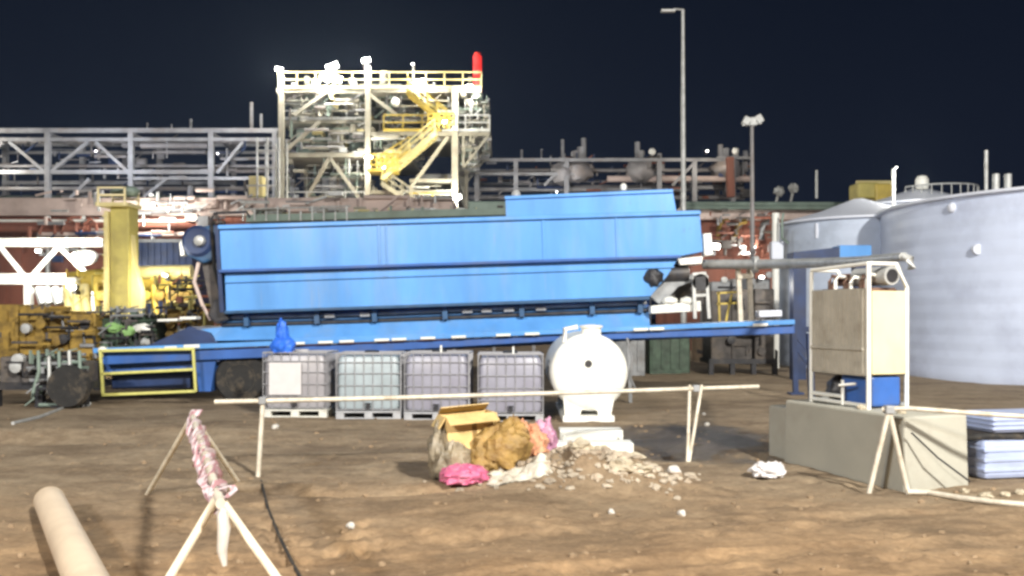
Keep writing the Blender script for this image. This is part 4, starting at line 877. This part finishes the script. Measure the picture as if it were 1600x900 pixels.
# navy containers
def container(label, px0, px1, py0, D, m_):
    xa, xb = (px0 - 800) / F * D, (px1 - 800) / F * D; zt = CH + (HY - py0) / F * D
    o = empty('site_container', ((xa + xb) / 2, D + 1.2, 0), label, 'container', 'site containers')
    MB().box(((xa + xb) / 2, D + 1.2, zt / 2 - .05), (xb - xa, 2.4, zt)).build('container_body', m_, o, bevel=.03)
    rbm = MB()
    for k in range(int((xb - xa) / .28)): rbm.box((xa + .14 + k * .28, D - .01, zt / 2), (.12, .05, zt - .3))
    rbm.build('corrugation', m_, o)
    MB().box(((xa + xb) / 2, D - .03, zt - .12), (xb - xa, .06, .14)).build('top_rail', 'steel_grey', o)
container('dark navy container behind the yellow vessel', 205, 300, 372, 40, 'navy')
container('dark green container under the trailer to the right of the white tank', 1015, 1078, 512, 27.5, 'green_machine')
container('grey container just right of the white tank, seen beneath the deck', 962, 1008, 510, 26.5, 'steel_grey')
container('brown rusty container beneath the right part of the trailer deck', 1100, 1205, 520, 34, 'rock')
# white truss bridge, far left
D = 38; wtb = empty('truss_bridge', (P(100, 0, D).x, D, 0), 'white painted steel truss at the far left below the shed', 'truss')
for py, hgt in ((379, .35), (436, .45)): MB().bar(P(-60, py, D), P(162, py, D), .3, hgt).build('chord', 'white_paint', wtb)
for (a_, b_) in (((-60, 434), (0, 385)), ((0, 385), (40, 434)), ((48, 434), (92, 385)), ((92, 385), (142, 434))): MB().bar(P(*a_, D), P(*b_, D), .16).build('diagonal', 'white_paint', wtb)
for px in (-55, 45, 150): MB().bar(P(px, 436, D + .02), Vector((P(px, 0, D).x, D + .02, -.03)), .28).build('post', 'white_paint', wtb)
MB().blob(P(132, 402, D - .3), (.55, .3, .32), 3, .2).build('valve_cover', 'white_paint', wtb, smooth=True)
for px in (60, 85, 70, 100): MB().tube([P(px, 450, D - .2), P(px + 8, 475, D - .3)], .2, 8).build('pipework', 'galv', wtb, smooth=True)

# pipe racks
def rack(label, px0, px1, D, posts, chords, pipes, braces, dep=5.0, pw=.34, m_='rack_steel', masts=()):
    o = empty('pipe_rack', ((px0 + px1) / 2 / F * D - 800 / F * D, D, 0), label, 'pipe rack', 'steel pipe racks behind the yard')
    for (px, py) in posts:
        for dd in (0, dep):
            q_ = P(px, py, D); MB().bar(Vector((q_.x, D + dd, -.05)), Vector((q_.x, D + dd, q_.z)), pw, pw).build('post', m_, o)
        q_ = P(px, py + 6, D); MB().bar(Vector((q_.x, D, q_.z)), Vector((q_.x, D + dep, q_.z)), pw * .8).build('cross_beam', m_, o)
    for (py, a_, b_, h_) in chords:
        for dd in (0, dep):
            q1, q2 = P(a_, py, D), P(b_, py, D); MB().bar(q1 + Vector((0, dd, 0)), q2 + Vector((0, dd, 0)), .25, h_).build('chord', m_, o)
    for (py, a_, b_, r_, dd, mm) in pipes:
        q1, q2 = P(a_, py, D), P(b_, py, D); MB().tube([q1 + Vector((0, dd, 0)), q2 + Vector((0, dd, 0))], r_, 10).build('pipe', mm, o, smooth=True)
    for (a_, b_) in braces: MB().bar(P(*a_, D), P(*b_, D), .2).build('brace', m_, o)
    for (px, y0, y1, w_) in masts: MB().tube([P(px, y0, D + 1), P(px, y1, D + 1)], w_, 6).build('mast', m_, o)
    return o
rL = rack('tall steel pipe rack with diagonal braces left of the lit tower', -60, 440, 62,
     [(-55, 204), (75, 204), (205, 204), (330, 204), (430, 204)],
     [(204, -60, 440, .30), (218, -60, 440, .22), (269, -60, 330, .28), (279, 205, 440, .2)],
     [(255, -60, 420, .12, 1.2, 'rack_pipe'), (258, 200, 440, .18, 2.4, 'rack_pipe'), (247, 50, 430, .10, 3.2, 'rack_pipe'), (290, -60, 420, .16, 1.5, 'rack_pipe'), (300, -60, 440, .14, 2.8, 'green_steel'), (212, -60, 440, .16, 2.0, 'rack_pipe'), (225, 215, 320, .22, .6, 'rack_pipe'), (231, 225, 310, .15, 1.6, 'rack_pipe'), (310, -60, 440, .2, 2, 'rack_pipe'), (268, 300, 440, .15, 3, 'rack_pipe'), (240, 330, 440, .12, 2, 'rack_pipe')],
     [((80, 268), (138, 222)), ((150, 222), (200, 268)), ((-50, 268), (5, 222)), ((15, 222), (70, 268)), ((110, 310), (140, 280)), ((340, 270), (380, 222)), ((225, 308), (260, 280))],
     masts=((230, 204, 192, .06), (268, 204, 194, .05), (298, 204, 186, .09), (393, 204, 160, .13), (408, 204, 178, .10), (355, 275, 232, .1), (297, 312, 290, .2), (225, 330, 297, .12)))
rM = rack('lower steel pipe rack with stub masts between the tower and the lamp post', 735, 1175, 66,
     [(745, 250), (806, 250), (885, 250), (1030, 250), (1085, 250), (1145, 244)],
     [(250, 735, 1130, .22), (272, 735, 900, .2), (247, 1120, 1175, .2)],
     [(262, 800, 1175, .14, 1.2, 'rack_pipe'), (268, 730, 810, .18, .6, 'rack_pipe'), (278, 950, 1180, .24, .5, 'pink_beige'), (285, 860, 1175, .2, 2.5, 'rack_pipe'), (290, 730, 1100, .18, 2, 'rack_steel'), (240, 950, 1120, .05, 2, 'rack_pipe'), (300, 730, 1180, .2, 3, 'rack_pipe'), (258, 1150, 1178, .14, 1, 'rack_pipe'), (268, 1120, 1175, .12, 1.6, 'rack_pipe')],
     [((850, 290), (885, 255)), ((1050, 290), (1085, 255))],
     masts=((815, 250, 234, .1), (846, 250, 233, .06), (879, 260, 218, .13), (900, 265, 236, .3), (912, 258, 216, .2), (908, 250, 230, .3), (996, 265, 222, .2), (1000, 262, 236, .35), (1018, 270, 232, .15), (1030, 280, 240, .2), (1126, 260, 226, .2), (1134, 262, 232, .3), (1140, 300, 245, .35), (1150, 262, 232, .25), (1165, 265, 236, .2), (848, 234, 233, .04)))
for px, py in ((880, 272), (1000, 268), (1135, 262), (905, 268)): MB().blob(P(px, py, 66.5), (1.0, .8, .8), px, .4, 2, 16).build('insulated_joint', 'rack_pipe', rM, smooth=True)
for px, py in ((1019, 237), (1149, 236)): MB().blob(P(px, py, 65.5), (.25, .2, .25), px, .1).build('cap', 'white_paint', rM, smooth=True)
MB().bar(P(1140, 246, 65.6), P(1142, 308, 65.6), .5).build('riser_duct', 'red_brown', rM)

# ------------------------------------------------------------------ lit process tower
TDp = 60.0
tw = empty('process_tower', (P(585, 0, TDp).x, TDp, 0), 'tall floodlit steel process tower crowded with pipework and yellow stairs', 'process tower')
def tw_bar(a_, b_, w_, name, m_='tower_steel', d0=0, h_=None):
    return MB().bar(P(*a_, TDp) + Vector((0, d0, 0)), P(*b_, TDp) + Vector((0, d0, 0)), w_, h_).build(name, m_, tw)
for px, top, w_ in ((440, 118, .34), (457, 140, .28), (575, 104, .36), (711, 135, .42), (724, 150, .25), (690, 240, .25)):
    for d0 in ((0, 8) if px in (440, 575, 711) else (4,)):
        q_ = P(px, top, TDp); MB().bar((q_.x, TDp + d0, -.05), (q_.x, TDp + d0, q_.z if d0 == 0 else q_.z - .8), w_).build('column', 'tower_steel', tw)
def deck(px0, px1, py, dep=8, th=.28, m_='tower_steel', y0=0):
    q1, q2 = P(px0, py, TDp), P(px1, py, TDp)
    MB().box(((q1.x + q2.x) / 2, TDp + dep / 2 + y0, q1.z), (q2.x - q1.x, dep, th)).build('deck', m_, tw)
def rail(px0, px1, py, m_='pale_yellow', y=-.1, hh=1.1, step=1.2):
    q1, q2 = P(px0, py, TDp), P(px1, py, TDp); r_ = MB(); n_ = max(1, int((q2.x - q1.x) / step))
    for k in range(n_ + 1):
        x = q1.x + (q2.x - q1.x) * k / n_; r_.bar((x, TDp + y, q1.z), (x, TDp + y, q1.z + hh), .07)
    for z in (hh, hh * .55): r_.bar((q1.x, TDp + y, q1.z + z), (q2.x, TDp + y, q1.z + z), .07)
    r_.bar((q1.x, TDp + y, q1.z + .1), (q2.x, TDp + y, q1.z + .1), .03, .18)
    r_.build('railing', m_, tw)
deck(432, 752, 141); rail(436, 752, 139, 'pale_yellow'); rail(436, 752, 139, 'galv', 7.9)
deck(440, 640, 242, 8); rail(445, 640, 240, 'galv', 3.5)
deck(575, 765, 209, 8, .25); rail(690, 765, 206, 'galv'); rail(600, 690, 206, 'yellow')
deck(432, 600, 186, 7, .2, y0=.8); rail(440, 572, 184, 'galv', .6)
deck(440, 715, 330, 8, .5, 'pink_beige'); deck(575, 715, 300, 8, .22); rail(640, 712, 328, 'yellow'); rail(450, 570, 326, 'galv')
deck(640, 715, 282, 6, .2)
for d0 in (0, 3, 6):
    for (pa, pb) in (((763, 212), (724, 262)), ((724, 212), (724, 262)), ((744, 212), (724, 240)), ((724, 232), (747, 232)), ((763, 212), (763, 188)), ((735, 212), (735, 246))): tw_bar(pa, pb, .12, 'bracket_brace', 'tower_steel', d0)
clz = [(716, 764, 150, 232)]
for a_, b_ in (((478, 312), (515, 246)), ((515, 246), (562, 310)), ((445, 236), (500, 190)), ((640, 296), (700, 214)), ((460, 180), (510, 144)), ((620, 180), (575, 146))): tw_bar(a_, b_, .22, 'brace')
# stairs
def stair(a_, b_, d0, m_='yellow', wd=1.1):
    A_, B_ = P(*a_, TDp) + Vector((0, d0, 0)), P(*b_, TDp) + Vector((0, d0, 0)); n_ = 16
    o_ = MB()
    for y in (0, wd): o_.bar(A_ + Vector((0, y, 0)), B_ + Vector((0, y, 0)), .08, .28); o_.bar(A_ + Vector((0, y, 1.0)), B_ + Vector((0, y, 1.0)), .07); o_.bar(A_ + Vector((0, y, .55)), B_ + Vector((0, y, .55)), .05)
    for k in range(n_ + 1):
        q_ = A_.lerp(B_, k / n_); o_.box(q_ + Vector((0, wd / 2, 0)), (.28, wd, .05))
        if k % 4 == 0:
            for y in (0, wd): o_.bar(q_ + Vector((0, y, 0)), q_ + Vector((0, y, 1.0)), .06)
    o_.build('stair_flight', m_, tw)
stair((602, 284), (682, 216), -1.4, 'pale_yellow'); stair((590, 270), (640, 238), -.2); stair((700, 200), (640, 150), -1.2, 'yellow'); stair((600, 290), (660, 330), -.9, 'tower_steel')
# landings
MB().box(P(602, 272, TDp) + Vector((0, -.9, 0)), (1.9, 1.6, .15)).build('landing', 'yellow', tw)
lr = MB()
for k in range(6): lr.bar(P(586 + k * 8, 272, TDp) + Vector((0, -1.7, 0)), P(586 + k * 8, 248, TDp) + Vector((0, -1.7, 0)), .08)
for py in (248, 256, 264): lr.bar(P(584, py, TDp) + Vector((0, -1.7, 0)), P(630, py, TDp) + Vector((0, -1.7, 0)), .1)
lr.build('landing_railing', 'yellow', tw)
lr = MB()
for k in range(6): lr.bar(P(672 + k * 8, 206, TDp) + Vector((0, -1.3, 0)), P(672 + k * 8, 184, TDp) + Vector((0, -1.3, 0)), .09)
for py in (184, 192, 200): lr.bar(P(672, py, TDp) + Vector((0, -1.3, 0)), P(712, py, TDp) + Vector((0, -1.3, 0)), .12)
lr.build('landing_railing', 'yellow', tw)
MB().bar(P(684, 176, TDp - .5), P(713, 176, TDp - .5), .3).bar(P(711, 160, TDp - .5), P(711, 204, TDp - .5), .4).build('door_frame', 'white_paint', tw)
# enclosed equipment level and pipework between decks
rg = random.Random(9)
for (px0, px1, py0, py1, d0, m_) in ((452, 500, 190, 232, 2, 'green_steel'), (505, 530, 196, 238, 1.5, 'tower_steel'), (535, 572, 190, 238, 2.5, 'green_steel'), (455, 520, 146, 182, 2.5, 'tower_steel'), (525, 570, 150, 182, 3, 'rack_pipe'), (582, 640, 150, 204, 3.2, 'rack_pipe'), (648, 690, 146, 186, 3, 'mast_yellow'), (480, 560, 262, 300, 4.5, 'steel_grey'), (640, 705, 255, 298, 4.5, 'steel_grey'), (590, 650, 305, 328, 2, 'green_steel'), (715, 748, 150, 205, 3, 'rack_steel')):
    q1, q2 = P(px0, py1, TDp), P(px1, py0, TDp)
    MB().box(((q1.x + q2.x) / 2, TDp + d0 + 1, (q1.z + q2.z) / 2), (q2.x - q1.x, 2.2, q2.z - q1.z)).build('equipment_panel', m_, tw, bevel=.08)
for (px0, px1, py0, py1, d0) in ((444, 572, 148, 184, 6.5), (444, 572, 190, 238, 6.5), (580, 712, 146, 204, 6.5), (725, 756, 160, 205, 5)):
    q1, q2 = P(px0, py1, TDp), P(px1, py0, TDp); cl_ = MB(); cl_.box(((q1.x + q2.x) / 2, TDp + d0, (q1.z + q2.z) / 2), (q2.x - q1.x, .12, q2.z - q1.z))
    for kk in range(int((q2.x - q1.x) / .5)): cl_.box((q1.x + .25 + kk * .5, TDp + d0 - .09, (q1.z + q2.z) / 2), (.12, .06, q2.z - q1.z - .05))
    cl_.build('cladding', 'cladding', tw)
nsp = 0
for k in range(88):
    zone = rg.choice([(445, 570, 146, 184), (445, 570, 190, 236), (580, 700, 148, 204), (580, 640, 212, 238), (450, 575, 250, 325), (650, 760, 150, 204), (585, 712, 285, 328), (445, 570, 146, 184), (445, 570, 146, 184)])
    px, py = rg.uniform(zone[0], zone[1]), rg.uniform(zone[2], zone[3]); d0 = rg.uniform(-.2, 2.0); L = rg.uniform(12, 48); hv = rg.random()
    mm = rg.choice(['tower_steel', 'galv', 'rack_pipe', 'tower_steel', 'pale_yellow', 'green_steel'])
    e1 = (min(px + L, zone[1]), py) if hv < .55 else (px, max(zone[2], py - L * .6)); r_ = rg.uniform(.06, .17)
    MB().tube([P(px, py, TDp) + Vector((0, d0, 0)), P(*e1, TDp) + Vector((0, d0, 0)), P(*e1, TDp) + Vector((0, d0 + .8, 0))], r_, 8).build('pipework', mm, tw, smooth=True)
for k in range(26):
    px = rg.uniform(448, 745); py = rg.choice([132, 134, 178, 202, 150, 160, 322]) + rg.uniform(-4, 3)
    MB().blob(P(px, py, TDp) + Vector((0, rg.uniform(0, 3), 0)), (rg.uniform(.2, .6), .3, rg.uniform(.2, .45)), k, .3, 2, 12).build('fitting', rg.choice(['galv', 'white_paint', 'tower_steel', 'pale_yellow']), tw, smooth=True)
for (px, py0, py1, w_) in ((600, 132, 112, .3), (548, 132, 122, .15), (646, 132, 100, .08), (480, 132, 120, .2), (735, 135, 120, .15), (756, 215, 186, .08), (748, 205, 172, .1)):
    MB().tube([P(px, py0, TDp + 2), P(px, py1, TDp + 2)], w_, 10).build('roof_stub', 'tower_steel', tw, smooth=True)
# red stack
rs_ = empty('red_beacon_tube', P(746, 150, TDp), 'glowing red vertical tube at the top right corner of the tower', 'beacon')
MB().tube([P(746, 150, TDp + .5), P(746, 88, TDp + .5)], .29, 20).build('tube', 'red_glow', rs_, smooth=True)
MB().tube([P(746, 156, TDp + .5), P(746, 147, TDp + .5)], .38, 20).build('tube_base', 'green_steel', rs_, smooth=True)
MB().tube([P(746, 88, TDp + .5), P(746, 83, TDp + .5)], .22, 16).build('tube_cap', 'red_pipe', rs_, smooth=True)
# scaffold bay left of tower
scf = empty('scaffold', (P(415, 0, 57).x, 57, 0), 'scaffold bay of thin tubes at the left foot of the lit tower', 'scaffold')
for px in (385, 402, 418, 436):
    for d0 in (0, 2): MB().tube([Vector((P(px, 0, 57).x, 57 + d0, 0)), P(px, 215 if px > 390 else 300, 57) + Vector((0, d0, 0))], .07, 6).build('standard', 'galv', scf)
for py in (235, 262, 290, 312): MB().tube([P(385 if py > 280 else 400, py, 57), P(438, py, 57)], .06, 6).build('ledger', 'galv', scf)
MB().box(P(402, 292, 57.5), (.9, .8, 1.3)).build('yellow_cabinet', 'pale_yellow', scf, bevel=.05)
MB().box(P(412, 322, 58), (2.6, 2, .2)).build('board', 'green_steel', scf)
# low green/beige deck just above the blue body
ld = empty('access_deck', (P(640, 0, 40).x, 40, 0), 'greenish access deck with thin rails seen just above the blue body', 'platform')
MB().bar(P(395, 345, 40), P(830, 333, 40), 2, .3).build('deck', 'green_steel', ld)
for k, px in enumerate(range(400, 835, 62)): MB().bar(P(px, 345, 40), Vector((P(px, 0, 40).x, 40, -.03)), .15).build('post', 'rack_steel', ld)
for k, px in enumerate(range(380, 560, 18)): MB().tube([P(px, 345, 39), P(px, 322 + (k % 3) * 4, 39)], .04, 6).build('rail_post', 'galv', ld)
MB().tube([P(380, 327, 39), P(548, 322, 39)], .04, 6).build('hand_rail', 'galv', ld)
MB().box(P(765, 325, 40), (1.9, 1, .5)).build('deck_unit', 'green_steel', ld, bevel=.08)
# yellow raised cabin, right
D = 42; yc_ = empty('yellow_walkway', (P(1365, 0, D).x, D, 0), 'yellow raised walkway unit showing above the tanks at right', 'walkway')
MB().box(P(1372, 306, D), (.8, 1.4, .95)).build('hoist_box', 'yellow', yc_, bevel=.08); MB().box(P(1350, 300, D), (1.0, 1.2, .75)).build('hoist_box', 'mast_yellow', yc_, bevel=.1)
MB().tube([P(1338, 285, D), P(1392, 285, D)], .09, 8).build('railing', 'pale_yellow', yc_); MB().box(P(1366, 321, D), (1.7, 1.4, .2)).build('floor', 'mast_yellow', yc_)
for px in (1342, 1388): MB().bar(P(px, 321, D), Vector((P(px, 0, D).x, D, -.03)), .2).build('post', 'steel_grey', yc_)
# grey-green plant under the right shed
machine('pump_skid', 'grey green pump skid standing behind the right end of the trailer', 'pump skid', 1110, 1208, 404, 33, 2.2, 'steel_grey', 31)
machine('brown_skid', 'brown piping skid behind the deck posts at the trailer end', 'pump skid', 1112, 1212, 440, 27, 1.5, 'grime', 33)

def clutter(parent, name, zones, n, seed, D, d0, d1, mm, rmax=.12, Lr=(8, 40)):
    r_ = random.Random(seed); groups_ = {}
    for k in range(n):
        z_ = r_.choice(zones); px, py = r_.uniform(z_[0], z_[1]), r_.uniform(z_[2], z_[3]); dd = r_.uniform(d0, d1); L = r_.uniform(*Lr)
        q0 = P(px, py, D) + Vector((0, dd, 0)); t_ = r_.random(); m_ = r_.choice(mm); mb_ = groups_.setdefault(m_, MB())
        if t_ < .4: mb_.tube([q0, P(min(px + L, z_[1]), py, D) + Vector((0, dd, 0))], r_.uniform(.03, rmax), 6)
        elif t_ < .75: mb_.tube([q0, P(px, max(z_[2], py - L * .5), D) + Vector((0, dd, 0))], r_.uniform(.03, rmax), 6)
        elif t_ < .80: mb_.box(q0, (r_.uniform(1.5, 7) * rmax, r_.uniform(1.5, 5) * rmax, r_.uniform(1.2, 5) * rmax))
        else: mb_.bar(q0, P(min(px + L * .5, z_[1]), max(z_[2], py - L * .4), D) + Vector((0, dd, 0)), rmax * .7)
    for m_, mb_ in groups_.items(): tag(mb_.build(name, m_, parent), kind='stuff')
clutter(tw, 'small_pipework', [(442, 572, 144, 186), (442, 572, 188, 240), (578, 712, 144, 206), (578, 650, 212, 240), (446, 575, 248, 328), (714, 762, 146, 232), (714, 745, 212, 255), (700, 764, 150, 225), (580, 712, 286, 330), (442, 745, 128, 142), (442, 700, 144, 200)], 1700, 44, TDp, -.1, 5.5, ['tower_steel', 'rack_steel', 'green_steel', 'tower_steel', 'grime', 'cladding', 'galv'], .08, (12, 70))
clutter(rL, 'small_pipework', [(-60, 440, 206, 250), (-60, 440, 250, 300), (-60, 440, 296, 325)], 150, 45, 62, .2, 5, ['rack_steel', 'rack_pipe', 'grime', 'navy'], .12, (10, 60))
clutter(rM, 'small_pipework', [(735, 1178, 250, 276), (735, 1178, 272, 306), (860, 930, 236, 275), (985, 1040, 240, 275), (1120, 1178, 235, 300)], 240, 46, 66, .2, 5, ['rack_steel', 'rack_pipe', 'grime', 'navy', 'red_brown'], .13, (8, 50))
clutter(shL, 'wall_clutter', [(50, 340, 338, 412), (300, 345, 338, 350)], 130, 47, 48.6, -1, .8, ['red_brown', 'grime', 'navy', 'galv', 'pink_beige', 'rack_steel'], .12, (8, 50))
clutter(shL, 'roof_clutter', [(50, 340, 300, 336), (200, 720, 306, 334)], 60, 57, 49.2, -.8, .2, ['pink_beige', 'galv', 'pink_beige', 'rack_steel'], .14, (15, 90))
for o_ in (op_e for op_e in ('orange_engine', 'yellow_manifold', 'dark_compressor', 'green_generator', 'red_pump')):
    q_ = bpy.data.objects[o_]; zz = {'orange_engine': [(-20, 150, 476, 540)], 'yellow_manifold': [(100, 310, 420, 500)], 'dark_compressor': [(40, 128, 545, 640)], 'green_generator': [(150, 240, 478, 540)], 'red_pump': [(240, 345, 430, 520)]}[o_]
    dd_ = {'orange_engine': 21.3, 'yellow_manifold': 27.4, 'dark_compressor': 17.2, 'green_generator': 21.6, 'red_pump': 22.3}[o_]
    mm_ = {'orange_engine': ['orange_rust', 'dark_metal', 'grime'], 'yellow_manifold': ['yellow', 'pale_yellow', 'mast_yellow', 'orange_rust'], 'dark_compressor': ['dark_metal', 'steel_grey', 'green_steel'], 'green_generator': ['green_machine', 'dark_metal', 'steel_grey', 'grime'], 'red_pump': ['red_brown', 'orange_rust', 'dark_metal', 'mast_yellow']}[o_]
    clutter(q_, 'small_fittings', zz, 26 if o_.startswith('orange') else 70, 60, dd_, -.15, .3, mm_, .035, (14, 50))
clutter(shR, 'wall_clutter', [(1108, 1212, 330, 405)], 70, 48, 44.5, -.5, .5, ['red_brown', 'grime', 'red_brown', 'rack_steel', 'grime'], .09, (6, 30))
clutter(ld, 'deck_clutter', [(440, 800, 322, 345), (380, 440, 325, 348)], 150, 49, 39.5, -.3, 1.5, ['green_steel', 'tower_steel', 'grime', 'pale_yellow', 'galv'], .08, (6, 40))

# ------------------------------------------------------------------ lamp posts
lp = empty('street_lamp', (P(1068, 0, 34).x, 34, 0), 'tall slender grey street lamp with a single unlit arm to the left', 'street lamp')
q_ = P(1067, 15, 34); MB().tube([Vector((q_.x + .03, 34, -.05)), Vector((q_.x + .02, 34, 6)), q_], [.12, .10, .06], 14).build('pole', 'galv', lp, smooth=True)
MB().tube([q_, P(1052, 14, 34)], .035, 8).build('arm', 'galv', lp, smooth=True); MB().box(P(1044, 17, 34), (.55, .2, .10)).build('lamp_head', 'galv', lp, bevel=.03)
fp = empty('floodlight_mast', (P(1175, 0, 36).x, 36, 0), 'grey mast with a fan shaped pair of unlit floodlights on top', 'floodlight mast')
MB().tube([Vector((P(1176, 0, 36).x, 36, -.05)), P(1175, 198, 36)], [.12, .07], 12).build('pole', 'rack_pipe', fp, smooth=True)
for (px, py, an) in ((1166, 189, 25), (1176, 190, -5), (1186, 186, -30)):
    MB().box(P(px, py, 36), (.28, .22, .34), Matrix.Rotation(R(an), 3, 'Y')).build('lamp_head', 'galv', fp, bevel=.03)
MB().bar(P(1160, 195, 36), P(1190, 192, 36), .08).build('cross_arm', 'galv', fp)

# ------------------------------------------------------------------ lit floodlights
def flood(px, py, D, label, lens=.32, e=0, col=(1, .97, .88), pole=0, target=None, n=1, m_='lens_white'):
    c_ = P(px, py, D); o = empty('floodlight', c_, label, 'floodlight', 'lit floodlights of the plant')
    MB().box(c_ + Vector((0, .12, 0)), (lens * 1.8, .18, lens * 1.1), Matrix.Rotation(R((px * 37) % 50 - 25), 3, 'Y')).build('housing', 'dark_metal', o, bevel=.03)
    rot_ = Matrix.Rotation(R((px * 37) % 50 - 25), 3, 'Y') @ Matrix.Rotation(R(-14), 3, 'X')
    MB().box(c_ + Vector((0, -.02, 0)), (lens * 1.55, .08, lens * .8), rot_).build('lens', m_, o, bevel=lens * .2)
    if pole: MB().tube([c_ + Vector((0, .2, 0)), c_ + Vector((0, .25, -pole))], .07, 6).build('bracket_pole', 'galv', o)
    else: MB().box(c_ + Vector((0, .3, -lens)), (.1, .3, .12)).build('bracket', 'dark_metal', o)
    if e: lamp('floodlight_beam', 'POINT', c_ + Vector((0, -.8, -.3)), None, e * (.60 if D > 56 else .5), col, .25, o)
    return o
flood(436, 108, 60, 'bright floodlight at the top left corner of the tower', .30, 2600, pole=.6)
flood(519, 104, 60.5, 'topmost of the dazzling floodlight cluster on the tower roof', .52, 1500, pole=1)
flood(508, 122, 60, 'left lower lamp of the dazzling cluster on the tower roof', .45, 1200)
flood(524, 123, 60.2, 'right lower lamp of the dazzling cluster on the tower roof', .55, 0)
flood(494, 129, 60.1, 'outer left lamp beside the dazzling cluster on the tower roof', .3, 0)
flood(572, 94, 59.8, 'single bright floodlight on the tall middle column of the tower', .34, 2200, pole=.6)
flood(656, 127, 60, 'wide floodlight on the roof railing right of the tower middle', .42, 1300)
flood(645, 100, 60, 'faint small lamp on a thin stalk above the tower roof', .12, 0, pole=1.2, m_='lens_small')
flood(733, 136, 59.8, 'floodlight beside the red tube on the tower roof', .30, 900)
flood(576, 246, 59.5, 'lamp on the middle column beside the yellow landing', .30, 900)
flood(714, 308, 59.5, 'lamp on the right column near the foot of the tower', .34, 900)
flood(690, 322, 59.0, 'wide lamp under the lowest tower deck, left of the column lamp', .40, 1400, (1, .96, .80))
flood(695, 190, 58.2, 'lamp at the doorway beside the upper yellow landing', .16, 700, (1, .95, .75))
flood(600, 262, 57.6, 'lamp low on the yellow stair landing', .12, 500, (1, .93, .6), m_='lens_small')
flood(1160, 386, 44.5, 'left one of two small white lamps on the right red brown shed', .14, 450, m_='lens_small')
flood(1180, 386, 44.5, 'right one of two small white lamps on the right red brown shed', .12, 0, m_='lens_small')
flood(1190, 433, 26.6, 'small white lamp beside the brown piping skid', .09, 90, m_='lens_small')
flood(1117, 385, 22.5, 'bright lamp just off the right end of the blue body', .15, 240)
flood(120, 400, 37.3, 'glaring lamp on the white truss at far left', .24, 1300, pole=.4)
flood(60, 392, 37.2, 'lamp at the left end of the white truss', .12, 700)
flood(258, 430, 27.2, 'lamp above the yellow vessel beside the mast', .10, 260, (1, .93, .68), m_='lens_small')
flood(112, 448, 26.6, 'lamp over the left end of the yellow manifold', .16, 300, (1, .93, .7))
flood(289, 385, 19.3, 'small lamp beside the blue drum at the trailer head', .07, 30, m_='lens_small')
flood(240, 318, 47.5, 'added lamp brightening the pinkish roof band of the left shed', .08, 2200, m_='lens_small')  # added to brighten the roof band, lens kept small
flood(-30, 250, 60.5, 'added lamp lighting the pipe rack, out of view beyond the left side', .1, 1500)  # unseen added lamp, lights the left end of the rack
flood(150, 236, 59.5, 'small added lamp brightening the left pipe rack', .05, 1100, (.85, .9, 1), m_='lens_small')  # added only to light the rack, lens shrunk to hardly show
flood(340, 240, 59.5, 'small added lamp brightening the pipe rack close to the scaffold', .05, 900, (.85, .9, 1), m_='lens_small')  # second added rack lamp with a shrunken lens
flood(870, 300, 62, 'small added lamp low behind the blue body under the right rack', .06, 900, (.9, .93, 1), m_='lens_small')  # added background light under the right rack
flood(1105, 236, 63.5, 'small added lamp at the right end of the lower pipe rack', .10, 500, (1, .9, .75), m_='lens_small')  # added background light for the rack end
flood(1400, 262, 33, 'small added lamp lighting the tanks beside the yellow walkway', .04, 700, pole=7.25, m_='lens_small')  # added to light the back tank roof, lens nearly hidden

# ------------------------------------------------------------------ thin haze volume added to give the lamps halos
hz = bpy.data.materials.new('halo_haze'); hz.use_nodes = True; n = hz.node_tree; n.nodes.clear()
o_ = n.nodes.new('ShaderNodeOutputMaterial'); v_ = n.nodes.new('ShaderNodeVolumePrincipled'); v_.inputs['Color'].default_value = (.62, .78, 1, 1); v_.inputs['Density'].default_value = .00042; v_.inputs['Anisotropy'].default_value = .5
n.links.new(v_.outputs[0], o_.inputs['Volume']); M['halo_haze'] = hz
hb = MB().box((0, 50, 14), (260, 180, 32)).build('haze', 'halo_haze'); hb['kind'] = 'stuff'
